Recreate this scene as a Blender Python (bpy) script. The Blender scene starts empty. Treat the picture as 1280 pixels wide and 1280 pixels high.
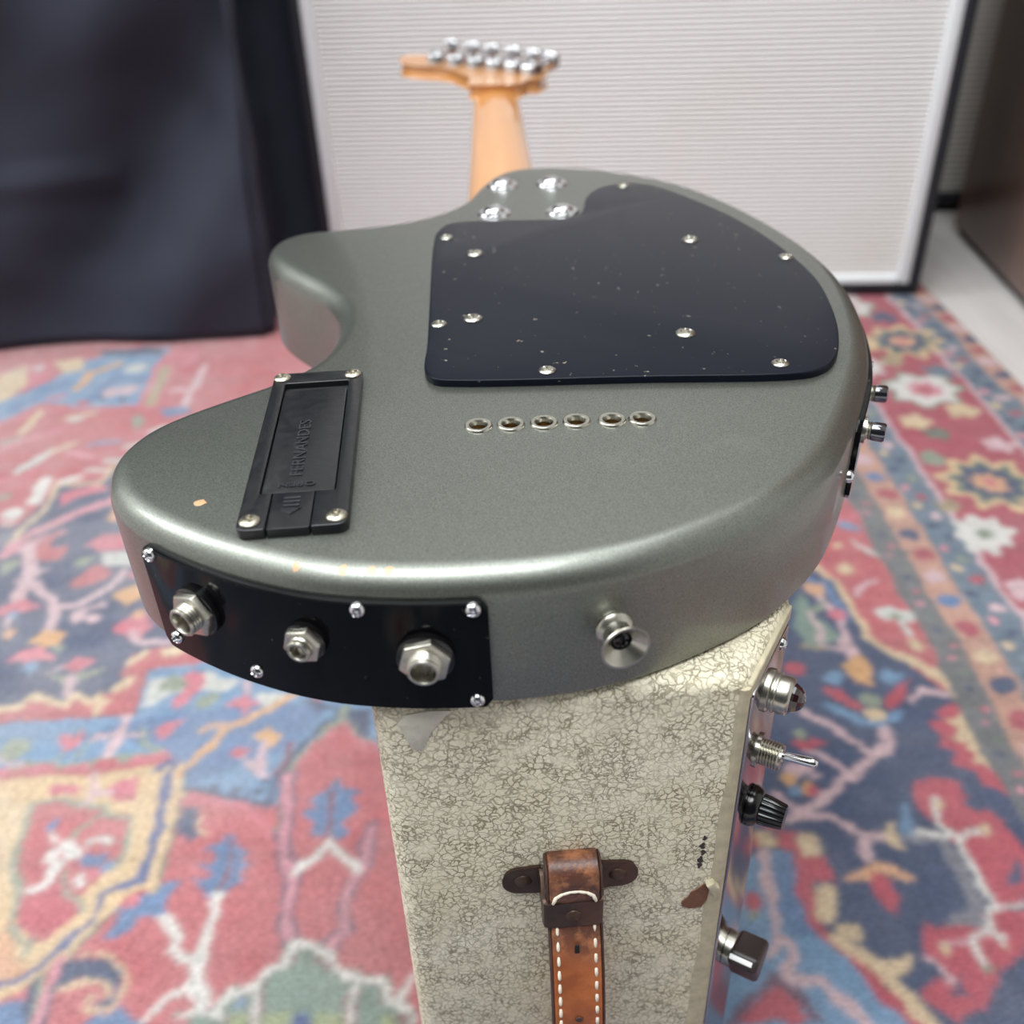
import bpy, bmesh, math, random
import numpy as np
from mathutils import Matrix, Vector, noise as mnoise

R = math.radians
scene = bpy.context.scene
COL = scene.collection
random.seed(7)
rng = np.random.default_rng(7)

# ------------------------------------------------------------------ tunables
WORLD_S = 0.08
LIGHTS = [
 ('ceiling_and_fill_light', (-0.40, -0.25, 2.55), (1.8, 1.3), 88, (0.94, 0.98, 1.0)),
 ('ceiling_and_fill_light', (-1.95, 0.65, 2.1), (0.9, 1.8), 58, (0.94, 0.98, 1.0), (-0.2, 0.5, 0.2)),  # side lamp below the ceiling, added on the left to brighten the horn edge
 ('ceiling_and_fill_light', (0.5, 0.9, 2.55), (1.2, 0.8), 14, (0.94, 0.98, 1.0)),
]
EB = 0.45; RUG_GAIN = 0.73; JL = 2.9; RUG_SAT = 0.86; RUG_FADE_LIGHT = [0.34, 0.30, 0.12, 0.10]
PAINT_LO = (82, 85, 79); PAINT_HI = (149, 152, 144); PAINT_R = 0.46; PAINT_M = 1.0; PAINT_COAT = 0.42
TOLEX_A = (226, 217, 190); TOLEX_B = (238, 231, 210)
CAB_ROT = -5.0; CAB_X1 = 0.3865; CAB_Z0 = 0.004
ROUND_R = 8.0
JEWEL_Z = 290.0; TOGGLE_Z = 263.0; KNOB_Z = 236.0; CHICK_Z = 152.0
JX = (-87.5, -55.5, -24.2); JZ = (334.5, 335.0, 332.0)
JS = [(-101, 347.2), (-40.6, 347.0), (-11.0, 347.0), (-99.5, 317.5), (-73, 317.5), (-11.5, 315.0)]
SB = (26.2, 333.3)
CPX = 15.0
CK = [(133, 326, 335), (118.3, 291, 340)]
CS = [(108.5, 269, 336)]
NECK_TOP = 338.0; HZB = 332.0; HZT = 343.0
HEADSTOCK = [(-19.5, 905), (-20.5, 876), (-10, 874), (10, 874), (21, 876), (24, 888), (35, 889), (42, 906), (45, 921), (38, 938), (0, 968), (-40, 1003), (-68, 1024), (-82, 1026), (-87, 1010), (-84, 985), (-70, 970), (-52, 962), (-36, 945), (-26, 922)][::-1]
TUN_H = [(-52, 980), (-33, 965), (-15, 950), (2, 936), (18, 922), (32, 908)]
TUN_B = [(-40, 1018), (-19, 1001), (-1, 986), (18, 970), (36, 952), (50, 933)]

# ------------------------------------------------------------------ camera
F_PX = 1230.0
H_CAM = 0.51
nad = np.array([70.0, 1800.0, F_PX])
dn = nad / np.linalg.norm(nad)
up = -dn
fw = np.array([0, 0, 1.0]) - up[2] * up
fw /= np.linalg.norm(fw)
rt = np.cross(fw, up)
M3 = np.array([rt, fw, up])                     # world from (x right, y down, z forward)
cam_d = bpy.data.cameras.new('camera')
cam = bpy.data.objects.new('camera', cam_d)
COL.objects.link(cam)
cam_d.sensor_width = 36.0
cam_d.lens = 36.0 * F_PX / 1280.0
cam_d.clip_start = 0.01
mw = Matrix.Identity(4)
for r in range(3):
    mw[r][0] = M3[r][0]; mw[r][1] = -M3[r][1]; mw[r][2] = -M3[r][2]
mw[2][3] = H_CAM
cam.matrix_world = mw
cam_d.dof.use_dof = True
cam_d.dof.focus_distance = 0.315
cam_d.dof.aperture_fstop = 9.0
scene.camera = cam

# ------------------------------------------------------------------ light and exposure
scene.view_settings.view_transform = 'Standard'
scene.view_settings.look = 'None'
scene.view_settings.gamma = 1.0
scene.view_settings.use_curve_mapping = False
scene.view_settings.exposure = 0.0
world = bpy.data.worlds.new('World')
scene.world = world
world.use_nodes = True
world.node_tree.nodes['Background'].inputs[0].default_value = (0.86, 0.93, 1.0, 1)
world.node_tree.nodes['Background'].inputs[1].default_value = WORLD_S

def area_light(name, loc, size, power, col=(1, 1, 1), target=None):
    d = bpy.data.lights.new(name, 'AREA')
    d.shape = 'RECTANGLE'; d.size, d.size_y = size
    d.energy = power; d.color = col
    o = bpy.data.objects.new(name, d); COL.objects.link(o)
    o.location = loc
    if target is not None:
        v = Vector(target) - Vector(loc)
        o.rotation_euler = v.to_track_quat('-Z', 'Y').to_euler()
    return o
for L in LIGHTS: area_light(*L)
# ------------------------------------------------------------------ material helpers
def lin(c):
    return tuple(((x / 255.0) / 12.92 if x / 255.0 <= 0.04045 else ((x / 255.0 + 0.055) / 1.055) ** 2.4) for x in c)

class NT:
    def __init__(s, name):
        s.m = bpy.data.materials.new(name); s.m.use_nodes = True
        s.t = s.m.node_tree; s.b = s.t.nodes['Principled BSDF']
    def n(s, typ, **kw):
        nd = s.t.nodes.new(typ)
        for k, v in kw.items(): setattr(nd, k, v)
        return nd
    def l(s, a, b): s.t.links.new(a, b)
    def coords(s, scale=(1, 1, 1), kind='Object'):
        tc = s.n('ShaderNodeTexCoord'); mp = s.n('ShaderNodeMapping')
        mp.inputs['Scale'].default_value = scale
        s.l(tc.outputs[kind], mp.inputs['Vector']); return mp.outputs[0]
    def noise(s, vec, scale, detail=3, rough=0.5):
        nd = s.n('ShaderNodeTexNoise'); nd.inputs['Scale'].default_value = scale
        nd.inputs['Detail'].default_value = detail; nd.inputs['Roughness'].default_value = rough
        s.l(vec, nd.inputs['Vector']); return nd.outputs[0]
    def ramp(s, fac, stops):
        nd = s.n('ShaderNodeValToRGB'); cr = nd.color_ramp
        while len(cr.elements) < len(stops): cr.elements.new(0.5)
        for e, (p, c) in zip(cr.elements, stops):
            e.position = p; e.color = (c, c, c, 1) if isinstance(c, (int, float)) else (*c, 1)
        s.l(fac, nd.inputs[0]); return nd.outputs[0]
    def mix(s, fac, a, b, mode='MIX'):
        nd = s.n('ShaderNodeMix', data_type='RGBA', blend_type=mode)
        for sock, v in ((nd.inputs[0], fac), (nd.inputs[6], a), (nd.inputs[7], b)):
            if isinstance(v, (int, float)): sock.default_value = v
            elif isinstance(v, tuple): sock.default_value = (*v, 1)
            else: s.l(v, sock)
        return nd.outputs[2]
    def math(s, op, a, b=0.0, clamp=False):
        nd = s.n('ShaderNodeMath', operation=op, use_clamp=clamp)
        for sock, v in ((nd.inputs[0], a), (nd.inputs[1], b)):
            if isinstance(v, (int, float)): sock.default_value = v
            else: s.l(v, sock)
        return nd.outputs[0]
    def bump(s, h, strength=0.3, dist=0.001):
        nd = s.n('ShaderNodeBump'); nd.inputs['Strength'].default_value = strength
        nd.inputs['Distance'].default_value = dist
        s.l(h, nd.inputs['Height']); s.l(nd.outputs[0], s.b.inputs['Normal'])
    def set(s, **kw):
        names = dict(col='Base Color', rough='Roughness', metal='Metallic', coat='Coat Weight', coatr='Coat Roughness', spec='Specular IOR Level', sheen='Sheen Weight', trans='Transmission Weight', ior='IOR')
        for k, v in kw.items():
            sk = s.b.inputs[names[k]]
            if isinstance(v, (int, float)): sk.default_value = v
            elif isinstance(v, tuple): sk.default_value = (*v, 1)
            else: s.l(v, sk)
        return s

def simple(name, rgb, rough=0.5, metal=0.0, var=0.12, scale=300.0, bump=0.0, bdist=0.0005, **kw):
    """a plain material with a little procedural wear"""
    a = NT(name); v = a.coords()
    f = a.noise(v, scale, 3)
    c = lin(rgb)
    lo = tuple(x * (1 - var) for x in c); hi = tuple(min(1, x * (1 + var)) for x in c)
    a.set(col=a.mix(f, lo, hi), metal=metal, **kw)
    f2 = a.noise(v, scale * 0.3, 3)
    a.set(rough=a.ramp(f2, [(0.3, max(0.02, rough * 0.8)), (0.7, min(1, rough * 1.2))]))
    if bump: a.bump(f, bump, bdist)
    return a.m

MAT = {}
# metallic olive grey lacquer with chips down to the wood
def paint_material():
    a = NT('metallic_paint'); v = a.coords()
    fl = a.noise(v, 4600, 2, 0.6)
    fl2 = a.noise(v, 1900, 2, 0.6)
    c = a.mix(a.ramp(fl, [(0.32, 0.0), (0.72, 1.0)]), lin(PAINT_LO), lin(PAINT_HI))
    c = a.mix(a.ramp(fl2, [(0.4, 0.0), (0.75, 0.35)]), c, lin(PAINT_HI))
    # faint rubbed marks
    n2 = a.noise(v, 30, 5, 0.7)
    c = a.mix(a.ramp(n2, [(0.62, 0.0), (0.8, 0.12)]), c, lin((190, 190, 180)))
    wob = a.noise(v, 500, 2)
    chips = [(-89.5, 236, .356, 2.6), (-57, 206, .355, 1.9), (-59, 205.5, .3548, 1.4), (-44.5, 203.4, .3551, 2.1), (-37, 202.6, .3552, 1.9), (-32.5, 202.2, .3552, 1.8), (-26, 447, .356, .9)]
    tot = None
    tc = a.n('ShaderNodeTexCoord')
    for x, y, z, r in chips:
        d = a.n('ShaderNodeVectorMath', operation='DISTANCE')
        a.l(tc.outputs['Object'], d.inputs[0]); d.inputs[1].default_value = (x / 1000, y / 1000, z)
        q = a.math('ADD', a.math('DIVIDE', d.outputs['Value'], 0.78 * r / 1000), a.math('MULTIPLY', a.math('SUBTRACT', wob, 0.5), 1.6))
        k = a.math('LESS_THAN', q, 0.85)
        tot = k if tot is None else a.math('MAXIMUM', tot, k)
    wood = a.mix(wob, lin((180, 128, 80)), lin((206, 170, 136)))
    c = a.mix(tot, c, wood)
    a.set(col=c, rough=PAINT_R, metal=a.math('MULTIPLY', a.math('SUBTRACT', 1.0, tot), PAINT_M), coat=PAINT_COAT, coatr=0.12)
    bn = a.n('ShaderNodeBump'); bn.inputs['Strength'].default_value = 0.12; bn.inputs['Distance'].default_value = 0.0002
    a.l(fl, bn.inputs['Height']); a.l(bn.outputs[0], a.b.inputs['Normal'])
    return a.m
MAT['paint'] = paint_material()

def plate_material():
    a = NT('black_plate'); v = a.coords()
    dust = a.noise(v, 420, 2, 0.5); scr = a.noise(a.coords((1, 0.25, 1)), 260, 4, 0.8)
    d = a.ramp(dust, [(0.715, 0.0), (0.75, 0.6)]); s2 = a.ramp(scr, [(0.66, 0.0), (0.78, 0.10)])
    c = a.mix(d, a.mix(s2, lin((15, 18, 28)), lin((80, 82, 90))), lin((150, 140, 125)))
    a.set(col=c, rough=0.30, spec=0.14)
    a.bump(a.noise(v, 1500, 2), 0.05, 0.0002)
    return a.m
MAT['plate'] = plate_material()
def acrylic():
    a = NT('black_acrylic'); v = a.coords()
    d = a.ramp(a.noise(v, 520, 2), [(0.73, 0.0), (0.76, 0.5)])
    a.set(col=a.mix(d, (0.004, 0.004, 0.005), lin((120, 112, 105))), rough=0.06, spec=0.12)
    return a.m
MAT['acrylic'] = acrylic()
MAT['plastic'] = simple('black_plastic', (20, 20, 23), 0.36, 0, 0.2, 900, 0.25, 0.0002)
MAT['plastic_rough'] = simple('black_foam', (10, 10, 11), 0.9, 0, 0.6, 900, 0.9, 0.001)
MAT['chrome'] = simple('chrome', (215, 215, 218), 0.10, 1.0, 0.06, 300)
MAT['dark_chrome'] = simple('polished_dark_chrome', (120, 120, 125), 0.08, 1.0, 0.06, 300)
MAT['nickel'] = simple('aged_nickel', (178, 175, 164), 0.30, 1.0, 0.22, 500)
MAT['steel_old'] = simple('tarnished_screw_steel', (176, 170, 154), 0.36, 1.0, 0.3, 700)
MAT['brass'] = simple('brass', (150, 128, 92), 0.4, 1.0, 0.3, 500)
MAT['hole'] = simple('dark_bore', (14, 13, 12), 0.7)
MAT['rubber'] = simple('black_rubber', (18, 18, 18), 0.6)
MAT['black_gloss'] = simple('black_bakelite', (14, 13, 14), 0.16)
MAT['chicken'] = simple('brown_black_bakelite', (40, 32, 30), 0.38)
MAT['white_line'] = simple('white_paint', (232, 232, 232), 0.4)
MAT['jewel'] = simple('dark_red_jewel', (26, 3, 8), 0.08, 0, 0.2, 300, coat=1.0)
MAT['bracket'] = simple('bronzed_steel', (84, 66, 56), 0.42, 0.75, 0.35, 250, 0.1)
MAT['thread'] = simple('white_waxed_thread', (226, 214, 196), 0.7, 0, 0.1, 900)
MAT['frame_black'] = simple('black_vinyl', (30, 33, 40), 0.55, 0, 0.2, 700, 0.4, 0.0005)
MAT['bead'] = simple('white_piping', (222, 226, 228), 0.45)
MAT['gasket'] = simple('dark_gasket', (48, 44, 40), 0.5)
MAT['torn_wood'] = simple('exposed_brown_wood', (112, 74, 54), 0.8, 0, 0.4, 500, 0.4)
MAT['fingerboard'] = simple('dark_rosewood', (50, 34, 28), 0.5, 0, 0.3, 200)

def maple():
    a = NT('amber_maple'); v = a.coords((14, 1.0, 14))
    f = a.noise(v, 9, 4, 0.6)
    c = a.mix(f, lin((190, 126, 66)), lin((208, 152, 94)))
    a.set(col=c, rough=0.32, coat=0.8, coatr=0.08); return a.m
MAT['maple'] = maple()

def leather():
    a = NT('tan_leather'); v = a.coords()
    f = a.noise(v, 60, 5, 0.65); g = a.noise(v, 900, 3)
    c = a.mix(a.ramp(f, [(0.35, 0.0), (0.7, 1.0)]), lin((138, 72, 32)), lin((188, 106, 54)))
    # worn dark near the bracket (z close to .2265 and .0845) as use has left it
    sp = a.n('ShaderNodeSeparateXYZ'); tc = a.n('ShaderNodeTexCoord'); a.l(tc.outputs['Object'], sp.inputs[0])
    w = a.math('ADD', a.math('MULTIPLY', a.math('SUBTRACT', f, 0.5), 0.03), sp.outputs[2])
    wear = a.ramp(w, [(0.0, 1.0), (0.104, 1.0), (0.112, 0.0), (0.196, 0.0), (0.214, 1.0)])
    c = a.mix(a.math('MULTIPLY', wear, 0.85), c, a.mix(a.ramp(a.noise(v, 160, 4, 0.7), [(0.45, 0.0), (0.68, 1.0)]), lin((50, 35, 35)), lin((150, 100, 70))))
    a.set(col=c, rough=0.42); a.bump(g, 0.25, 0.0004); return a.m
MAT['leather'] = leather()
MAT['leather_edge'] = simple('burnished_leather_edge', (62, 40, 36), 0.55, 0, 0.4, 200)

def tolex():
    a = NT('cracked_cream_vinyl')
    tc = a.n('ShaderNodeTexCoord')
    wn = a.n('ShaderNodeTexNoise'); wn.inputs['Scale'].default_value = 260; wn.inputs['Detail'].default_value = 3
    a.l(tc.outputs['Object'], wn.inputs['Vector'])
    off = a.n('ShaderNodeVectorMath', operation='MULTIPLY_ADD')
    a.l(wn.outputs['Color'], off.inputs[0]); off.inputs[1].default_value = (0.0055,) * 3
    a.l(tc.outputs['Object'], off.inputs[2])
    def cells(scale):
        vo = a.n('ShaderNodeTexVoronoi', feature='DISTANCE_TO_EDGE'); vo.inputs['Scale'].default_value = scale
        a.l(off.outputs[0], vo.inputs['Vector']); return vo.outputs['Distance']
    d1 = cells(400); d2 = cells(760)
    big = a.noise(tc.outputs['Object'], 38, 3, 0.6)
    l1 = a.ramp(d1, [(0.0, 1.0), (0.05, 0.85), (0.12, 0.0)])
    l2 = a.math('MULTIPLY', a.ramp(d2, [(0.0, 0.8), (0.11, 0.0)]), a.ramp(big, [(0.35, 0.25), (0.65, 0.8)]))
    line = a.math('MAXIMUM', l1, l2)
    line = a.math('MULTIPLY', line, a.ramp(a.noise(tc.outputs['Object'], 120, 2), [(0.25, 0.25), (0.6, 1.0)]))
    base = a.mix(a.ramp(big, [(0.3, 0.0), (0.7, 1.0)]), lin(TOLEX_A), lin(TOLEX_B))
    stain = a.noise(tc.outputs['Object'], 14, 5, 0.65)
    base = a.mix(a.ramp(stain, [(0.55, 0.0), (0.8, 0.5)]), base, lin((172, 154, 112)))
    c = a.mix(a.math('MULTIPLY', line, 0.8), base, lin((98, 84, 54)))
    a.set(col=c, rough=0.5, spec=0.4)
    a.bump(a.math('SUBTRACT', 1.0, line), 0.5, 0.0004)
    return a.m
MAT['tolex'] = tolex()
MAT['cream_edge'] = simple('worn_cream_vinyl_edge', (184, 174, 148), 0.6, 0, 0.35, 260, 0.5, 0.0005)
MAT['scuff'] = simple('scuffed_grey_vinyl', (200, 196, 182), 0.55, 0, 0.25, 300, 0.5, 0.0008)

def panel_mat():
    a = NT('brushed_chrome_panel'); v = a.coords((1, 1, 40))
    f = a.noise(v, 300, 3)
    a.set(col=a.mix(f, lin((150, 144, 146)), lin((190, 186, 188))), metal=1.0, rough=0.14); return a.m
MAT['panel'] = panel_mat()

def grille(name, hi, lo, period):
    a = NT(name); tc = a.n('ShaderNodeTexCoord'); sp = a.n('ShaderNodeSeparateXYZ')
    a.l(tc.outputs['Object'], sp.inputs[0])
    zz = a.math('FRACT', a.math('DIVIDE', sp.outputs[2], period))
    t = a.math('ABSOLUTE', a.math('SUBTRACT', zz, 0.5))           # 0.5 in the groove
    xx = a.math('ABSOLUTE', a.math('SUBTRACT', a.math('FRACT', a.math('DIVIDE', sp.outputs[0], 0.0034)), 0.5))
    weave = a.math('MULTIPLY', xx, a.ramp(t, [(0.2, 0.1), (0.5, 0.7)]))
    g = a.ramp(t, [(0.20, 0.0), (0.46, 1.0)])
    st = a.ramp(a.noise(tc.outputs['Object'], 5, 4), [(0.5, 0.0), (0.8, 0.35)])
    top = a.mix(st, lin(hi), lin(tuple(int(x * y) for x, y in zip(hi, (0.94, 0.9, 0.83)))))
    c = a.mix(a.math('ADD', a.math('MULTIPLY', g, 0.68), a.math('MULTIPLY', weave, 0.5), True), top, lin(lo))
    a.set(col=c, rough=0.75); return a.m
GP = 0.0058
MAT['grille_white'] = grille('silver_white_grille_cloth', (243, 242, 241), (100, 98, 98), GP)
MAT['grille_grey'] = grille('grey_grille_cloth', (205, 200, 192), (90, 90, 90), 0.009)

def cloth():
    a = NT('black_curtain_cloth'); v = a.coords()
    f = a.noise(v, 1200, 2); g = a.noise(v, 6, 3)
    a.set(col=a.mix(g, lin((30, 33, 46)), lin((41, 45, 62))), rough=0.8, sheen=0.0); a.bump(f, 0.3, 0.0006); return a.m
MAT['cloth'] = cloth()
def wood_brown():
    a = NT('dark_brown_wood'); v = a.coords((12, 12, 1.2))
    f = a.noise(v, 6, 5, 0.6)
    a.set(col=a.mix(f, lin((86, 60, 52)), lin((128, 98, 86))), rough=0.34); return a.m
MAT['wood_brown'] = wood_brown()
def floor_mat():
    a = NT('pale_grey_floorboards'); v = a.coords((10, 1.0, 1))
    f = a.noise(v, 5, 5, 0.6)
    c = a.mix(f, lin((174, 169, 167)), lin((208, 203, 200)))
    a.set(col=c, rough=0.5); return a.m
MAT['floor'] = floor_mat()
MAT['wall'] = simple('painted_wall', (226, 225, 222), 0.8, 0, 0.04, 20)

# ------------------------------------------------------------------ mesh helpers
def mm(p): return tuple(x / 1000.0 for x in p)
def make(name, v, f, mat, parent=None, smooth=True, mtx=None, angle=None):
    me = bpy.data.meshes.new(name)
    me.from_pydata([tuple(p) for p in v], [], [tuple(q) for q in f])
    if mtx is not None: me.transform(mtx)
    me.update()
    return link(name, me, mat, parent, smooth, angle)
def link(name, me, mat, parent=None, smooth=True, angle=None):
    o = bpy.data.objects.new(name, me); COL.objects.link(o)
    if mat is not None and not me.materials: me.materials.append(MAT[mat] if isinstance(mat, str) else mat)
    if smooth and len(me.polygons):
        me.polygons.foreach_set('use_smooth', [True] * len(me.polygons))
        if angle is not None: me.set_sharp_from_angle(angle=R(angle))
    if parent is not None: o.parent = parent
    return o
def bm_obj(name, bm, mat, parent=None, smooth=True, angle=35, mtx=None):
    bmesh.ops.recalc_face_normals(bm, faces=bm.faces)
    me = bpy.data.meshes.new(name); bm.to_mesh(me); bm.free()
    if mtx is not None: me.transform(mtx)
    return link(name, me, mat, parent, smooth, angle)
def thing(name, label, cat, loc=(0, 0, 0), group=None):
    o = bpy.data.objects.new(name, None); COL.objects.link(o)
    o.empty_display_size = 0.02
    o['label'] = label; o['category'] = cat
    if group: o['group'] = group
    return o
def tag(o, label, cat, group=None):
    o['label'] = label; o['category'] = cat
    if group: o['group'] = group
    return o
def struct(o): o['kind'] = 'structure'; return o

def frame(pos, n, upv=(0, 0, 1)):
    """matrix whose z axis is n, x axis horizontal, at pos (metres)"""
    n = Vector(n).normalized(); u = Vector(upv)
    if abs(n.dot(u)) > 0.98: u = Vector((0, 1, 0))
    x = u.cross(n).normalized(); y = n.cross(x)
    m = Matrix.Identity(4)
    for r in range(3):
        m[r][0] = x[r]; m[r][1] = y[r]; m[r][2] = n[r]; m[r][3] = pos[r]
    return m
def lathe(prof, n=32, mtx=None):
    """prof: list of (r, z) in mm"""
    v = []; f = []; rings = []
    for r, z in prof:
        if r < 1e-6: rings.append([len(v)]); v.append((0, 0, z / 1000))
        else:
            rings.append(list(range(len(v), len(v) + n)))
            for i in range(n):
                t = 2 * math.pi * i / n
                v.append((r / 1000 * math.cos(t), r / 1000 * math.sin(t), z / 1000))
    for a, b in zip(rings[:-1], rings[1:]):
        for i in range(n):
            j = (i + 1) % n
            if len(a) == 1 and len(b) == 1: continue
            if len(a) == 1: f.append((a[0], b[i], b[j]))
            elif len(b) == 1: f.append((a[i], a[j], b[0]))
            else: f.append((a[i], a[j], b[j], b[i]))
    return v, f
def lathe_obj(name, prof, mat, parent, mtx, n=32, angle=40):
    v, f = lathe(prof, n)
    bm = bmesh.new()
    vs = [bm.verts.new(p) for p in v]
    for q in f:
        try: bm.faces.new([vs[i] for i in q])
        except ValueError: pass
    return bm_obj(name, bm, mat, parent, True, angle, mtx)
def catmull(P, per=8, closed=True):
    P = np.array(P, float); n = len(P); out = []
    rngi = range(n) if closed else range(n - 1)
    for i in rngi:
        if closed: p0, p1, p2, p3 = P[(i - 1) % n], P[i], P[(i + 1) % n], P[(i + 2) % n]
        else: p0, p1, p2, p3 = P[max(i - 1, 0)], P[i], P[i + 1], P[min(i + 2, n - 1)]
        t0 = 0; t1 = t0 + np.linalg.norm(p1 - p0) ** .5 + 1e-9; t2 = t1 + np.linalg.norm(p2 - p1) ** .5; t3 = t2 + np.linalg.norm(p3 - p2) ** .5 + 1e-9
        for k in range(per):
            t = t1 + (t2 - t1) * k / per
            A1 = (t1 - t) / (t1 - t0) * p0 + (t - t0) / (t1 - t0) * p1
            A2 = (t2 - t) / (t2 - t1) * p1 + (t - t1) / (t2 - t1) * p2
            A3 = (t3 - t) / (t3 - t2) * p2 + (t - t2) / (t3 - t2) * p3
            B1 = (t2 - t) / (t2 - t0) * A1 + (t - t0) / (t2 - t0) * A2
            B2 = (t3 - t) / (t3 - t1) * A2 + (t - t1) / (t3 - t1) * A3
            out.append((t2 - t) / (t2 - t1) * B1 + (t - t1) / (t2 - t1) * B2)
    if not closed: out.append(P[-1])
    return np.array(out)
def resample(P, n, closed=True):
    Q = np.vstack([P, P[:1]]) if closed else P
    d = np.r_[0, np.cumsum(np.linalg.norm(np.diff(Q, axis=0), axis=1))]
    t = np.linspace(0, d[-1], n, endpoint=not closed)
    return np.c_[np.interp(t, d, Q[:, 0]), np.interp(t, d, Q[:, 1])]
def normals2(P):
    T = np.roll(P, -1, 0) - np.roll(P, 1, 0)
    N = np.c_[T[:, 1], -T[:, 0]]
    return N / np.linalg.norm(N, axis=1, keepdims=True)          # outward for CCW
def round_poly(P, r, seg=6):
    """CCW polygon with every corner rounded (r one value or one per corner)"""
    P = [np.array(p, float) for p in P]; n = len(P); out = []
    for i in range(n):
        a, b, c = P[i - 1], P[i], P[(i + 1) % n]
        rr = r[i] if isinstance(r, (list, tuple)) else r
        u = (a - b) / np.linalg.norm(a - b); w = (c - b) / np.linalg.norm(c - b)
        ang = math.acos(max(-1, min(1, float(u @ w))))
        if rr <= 0 or abs(ang - math.pi) < 0.02: out.append(b); continue
        d = min(rr / math.tan(ang / 2), 0.48 * np.linalg.norm(a - b), 0.48 * np.linalg.norm(c - b)); re = d * math.tan(ang / 2)
        cen = b + (u + w) / np.linalg.norm(u + w) * (re / math.sin(ang / 2))
        p0 = b + u * d; p1 = b + w * d
        a0 = math.atan2(*(p0 - cen)[::-1]); a1 = math.atan2(*(p1 - cen)[::-1])
        da = (a1 - a0 + math.pi) % (2 * math.pi) - math.pi
        for k in range(seg + 1):
            t = a0 + da * k / seg; out.append(cen + re * np.array((math.cos(t), math.sin(t))))
    return np.array(out)
def prism(name, P, z0, z1, mat, parent, bevel=0.0, seg=3, bottom=False, mtx=None, holes=(), hole_depth=0, angle=35):
    """outline P (mm, CCW), from z0 to z1 (mm), top edge rounded with radius bevel; holes are outlines cut through the top"""
    P = np.array(P, float); N = normals2(P); n = len(P); rings = []
    if bottom and bevel:
        for k in range(seg + 1):
            t = math.pi / 2 * (1 - k / seg)
            br = bevel if bottom is True else bottom
            rings.append((br * (1 - math.cos(t)), z0 + br * (1 - math.sin(t))))
    else: rings.append((0, z0))
    if bevel:
        for k in range(seg + 1):
            t = math.pi / 2 * k / seg
            rings.append((bevel * (1 - math.cos(t)), z1 - bevel * (1 - math.sin(t))))
    else: rings.append((0, z1))
    bm = bmesh.new(); VR = []
    for ins, z in rings:
        Q = P - N * ins
        VR.append([bm.verts.new((q[0] / 1000, q[1] / 1000, z / 1000)) for q in Q])
    for a, b in zip(VR[:-1], VR[1:]):
        for i in range(n):
            j = (i + 1) % n; bm.faces.new((a[i], a[j], b[j], b[i]))
    if not holes:
        bm.faces.new(VR[-1])
    else:
        edges = []
        bm.edges.ensure_lookup_table()
        for i in range(n): edges.append(bm.edges.get((VR[-1][i], VR[-1][(i + 1) % n])))
        for hp in holes:
            hv = [bm.verts.new((q[0] / 1000, q[1] / 1000, z1 / 1000)) for q in hp]
            hb = [bm.verts.new((q[0] / 1000, q[1] / 1000, (z1 - hole_depth) / 1000)) for q in hp]
            for i in range(len(hv)):
                j = (i + 1) % len(hv)
                edges.append(bm.edges.new((hv[i], hv[j])))
                bm.faces.new((hv[j], hv[i], hb[i], hb[j]))
            bm.faces.new(hb)
        bmesh.ops.triangle_fill(bm, use_beauty=True, use_dissolve=False, edges=edges, normal=(0, 0, 1))
    bm.faces.new(list(reversed(VR[0])))
    return bm_obj(name, bm, mat, parent, True, angle, mtx)
def circle(cx, cy, r, n=24): return [(cx + r * math.cos(2 * math.pi * i / n), cy + r * math.sin(2 * math.pi * i / n)) for i in range(n)]
def box_bm(x0, x1, y0, y1, z0, z1, bev=0.0, seg=2):
    bm = bmesh.new()
    bmesh.ops.create_cube(bm, size=1)
    for v in bm.verts: v.co = ((x0 + x1) / 2 + v.co.x * (x1 - x0), (y0 + y1) / 2 + v.co.y * (y1 - y0), (z0 + z1) / 2 + v.co.z * (z1 - z0))
    if bev: bmesh.ops.bevel(bm, geom=bm.edges[:], offset=bev, segments=seg, affect='EDGES', profile=0.5)
    return bm
def box(name, dims, mat, parent=None, bev=0.0, mtx=None, seg=2):
    return bm_obj(name, box_bm(*dims, bev, seg), mat, parent, True, 35, mtx)
def sweep(name, path, prof, mat, parent, upv=(1, 0, 0), closed=True, angle=40):
    """path: 3D points (m); prof: 2D section (mm) in (side, normal) axes, side axis fixed"""
    path = [Vector(p) for p in path]; s = Vector(upv).normalized(); bm = bmesh.new(); rows = []
    for i, p in enumerate(path):
        t = (path[min(i + 1, len(path) - 1)] - path[max(i - 1, 0)]).normalized(); nn = t.cross(s).normalized()
        rows.append([bm.verts.new(p + s * (a / 1000) + nn * (b / 1000)) for a, b in prof])
    m = len(prof)
    for a, b in zip(rows[:-1], rows[1:]):
        for i in range(m if closed else m - 1):
            j = (i + 1) % m; bm.faces.new((a[i], a[j], b[j], b[i]))
    if closed: bm.faces.new(rows[0]); bm.faces.new(rows[-1])
    return bm_obj(name, bm, mat, parent, True, angle)

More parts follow.
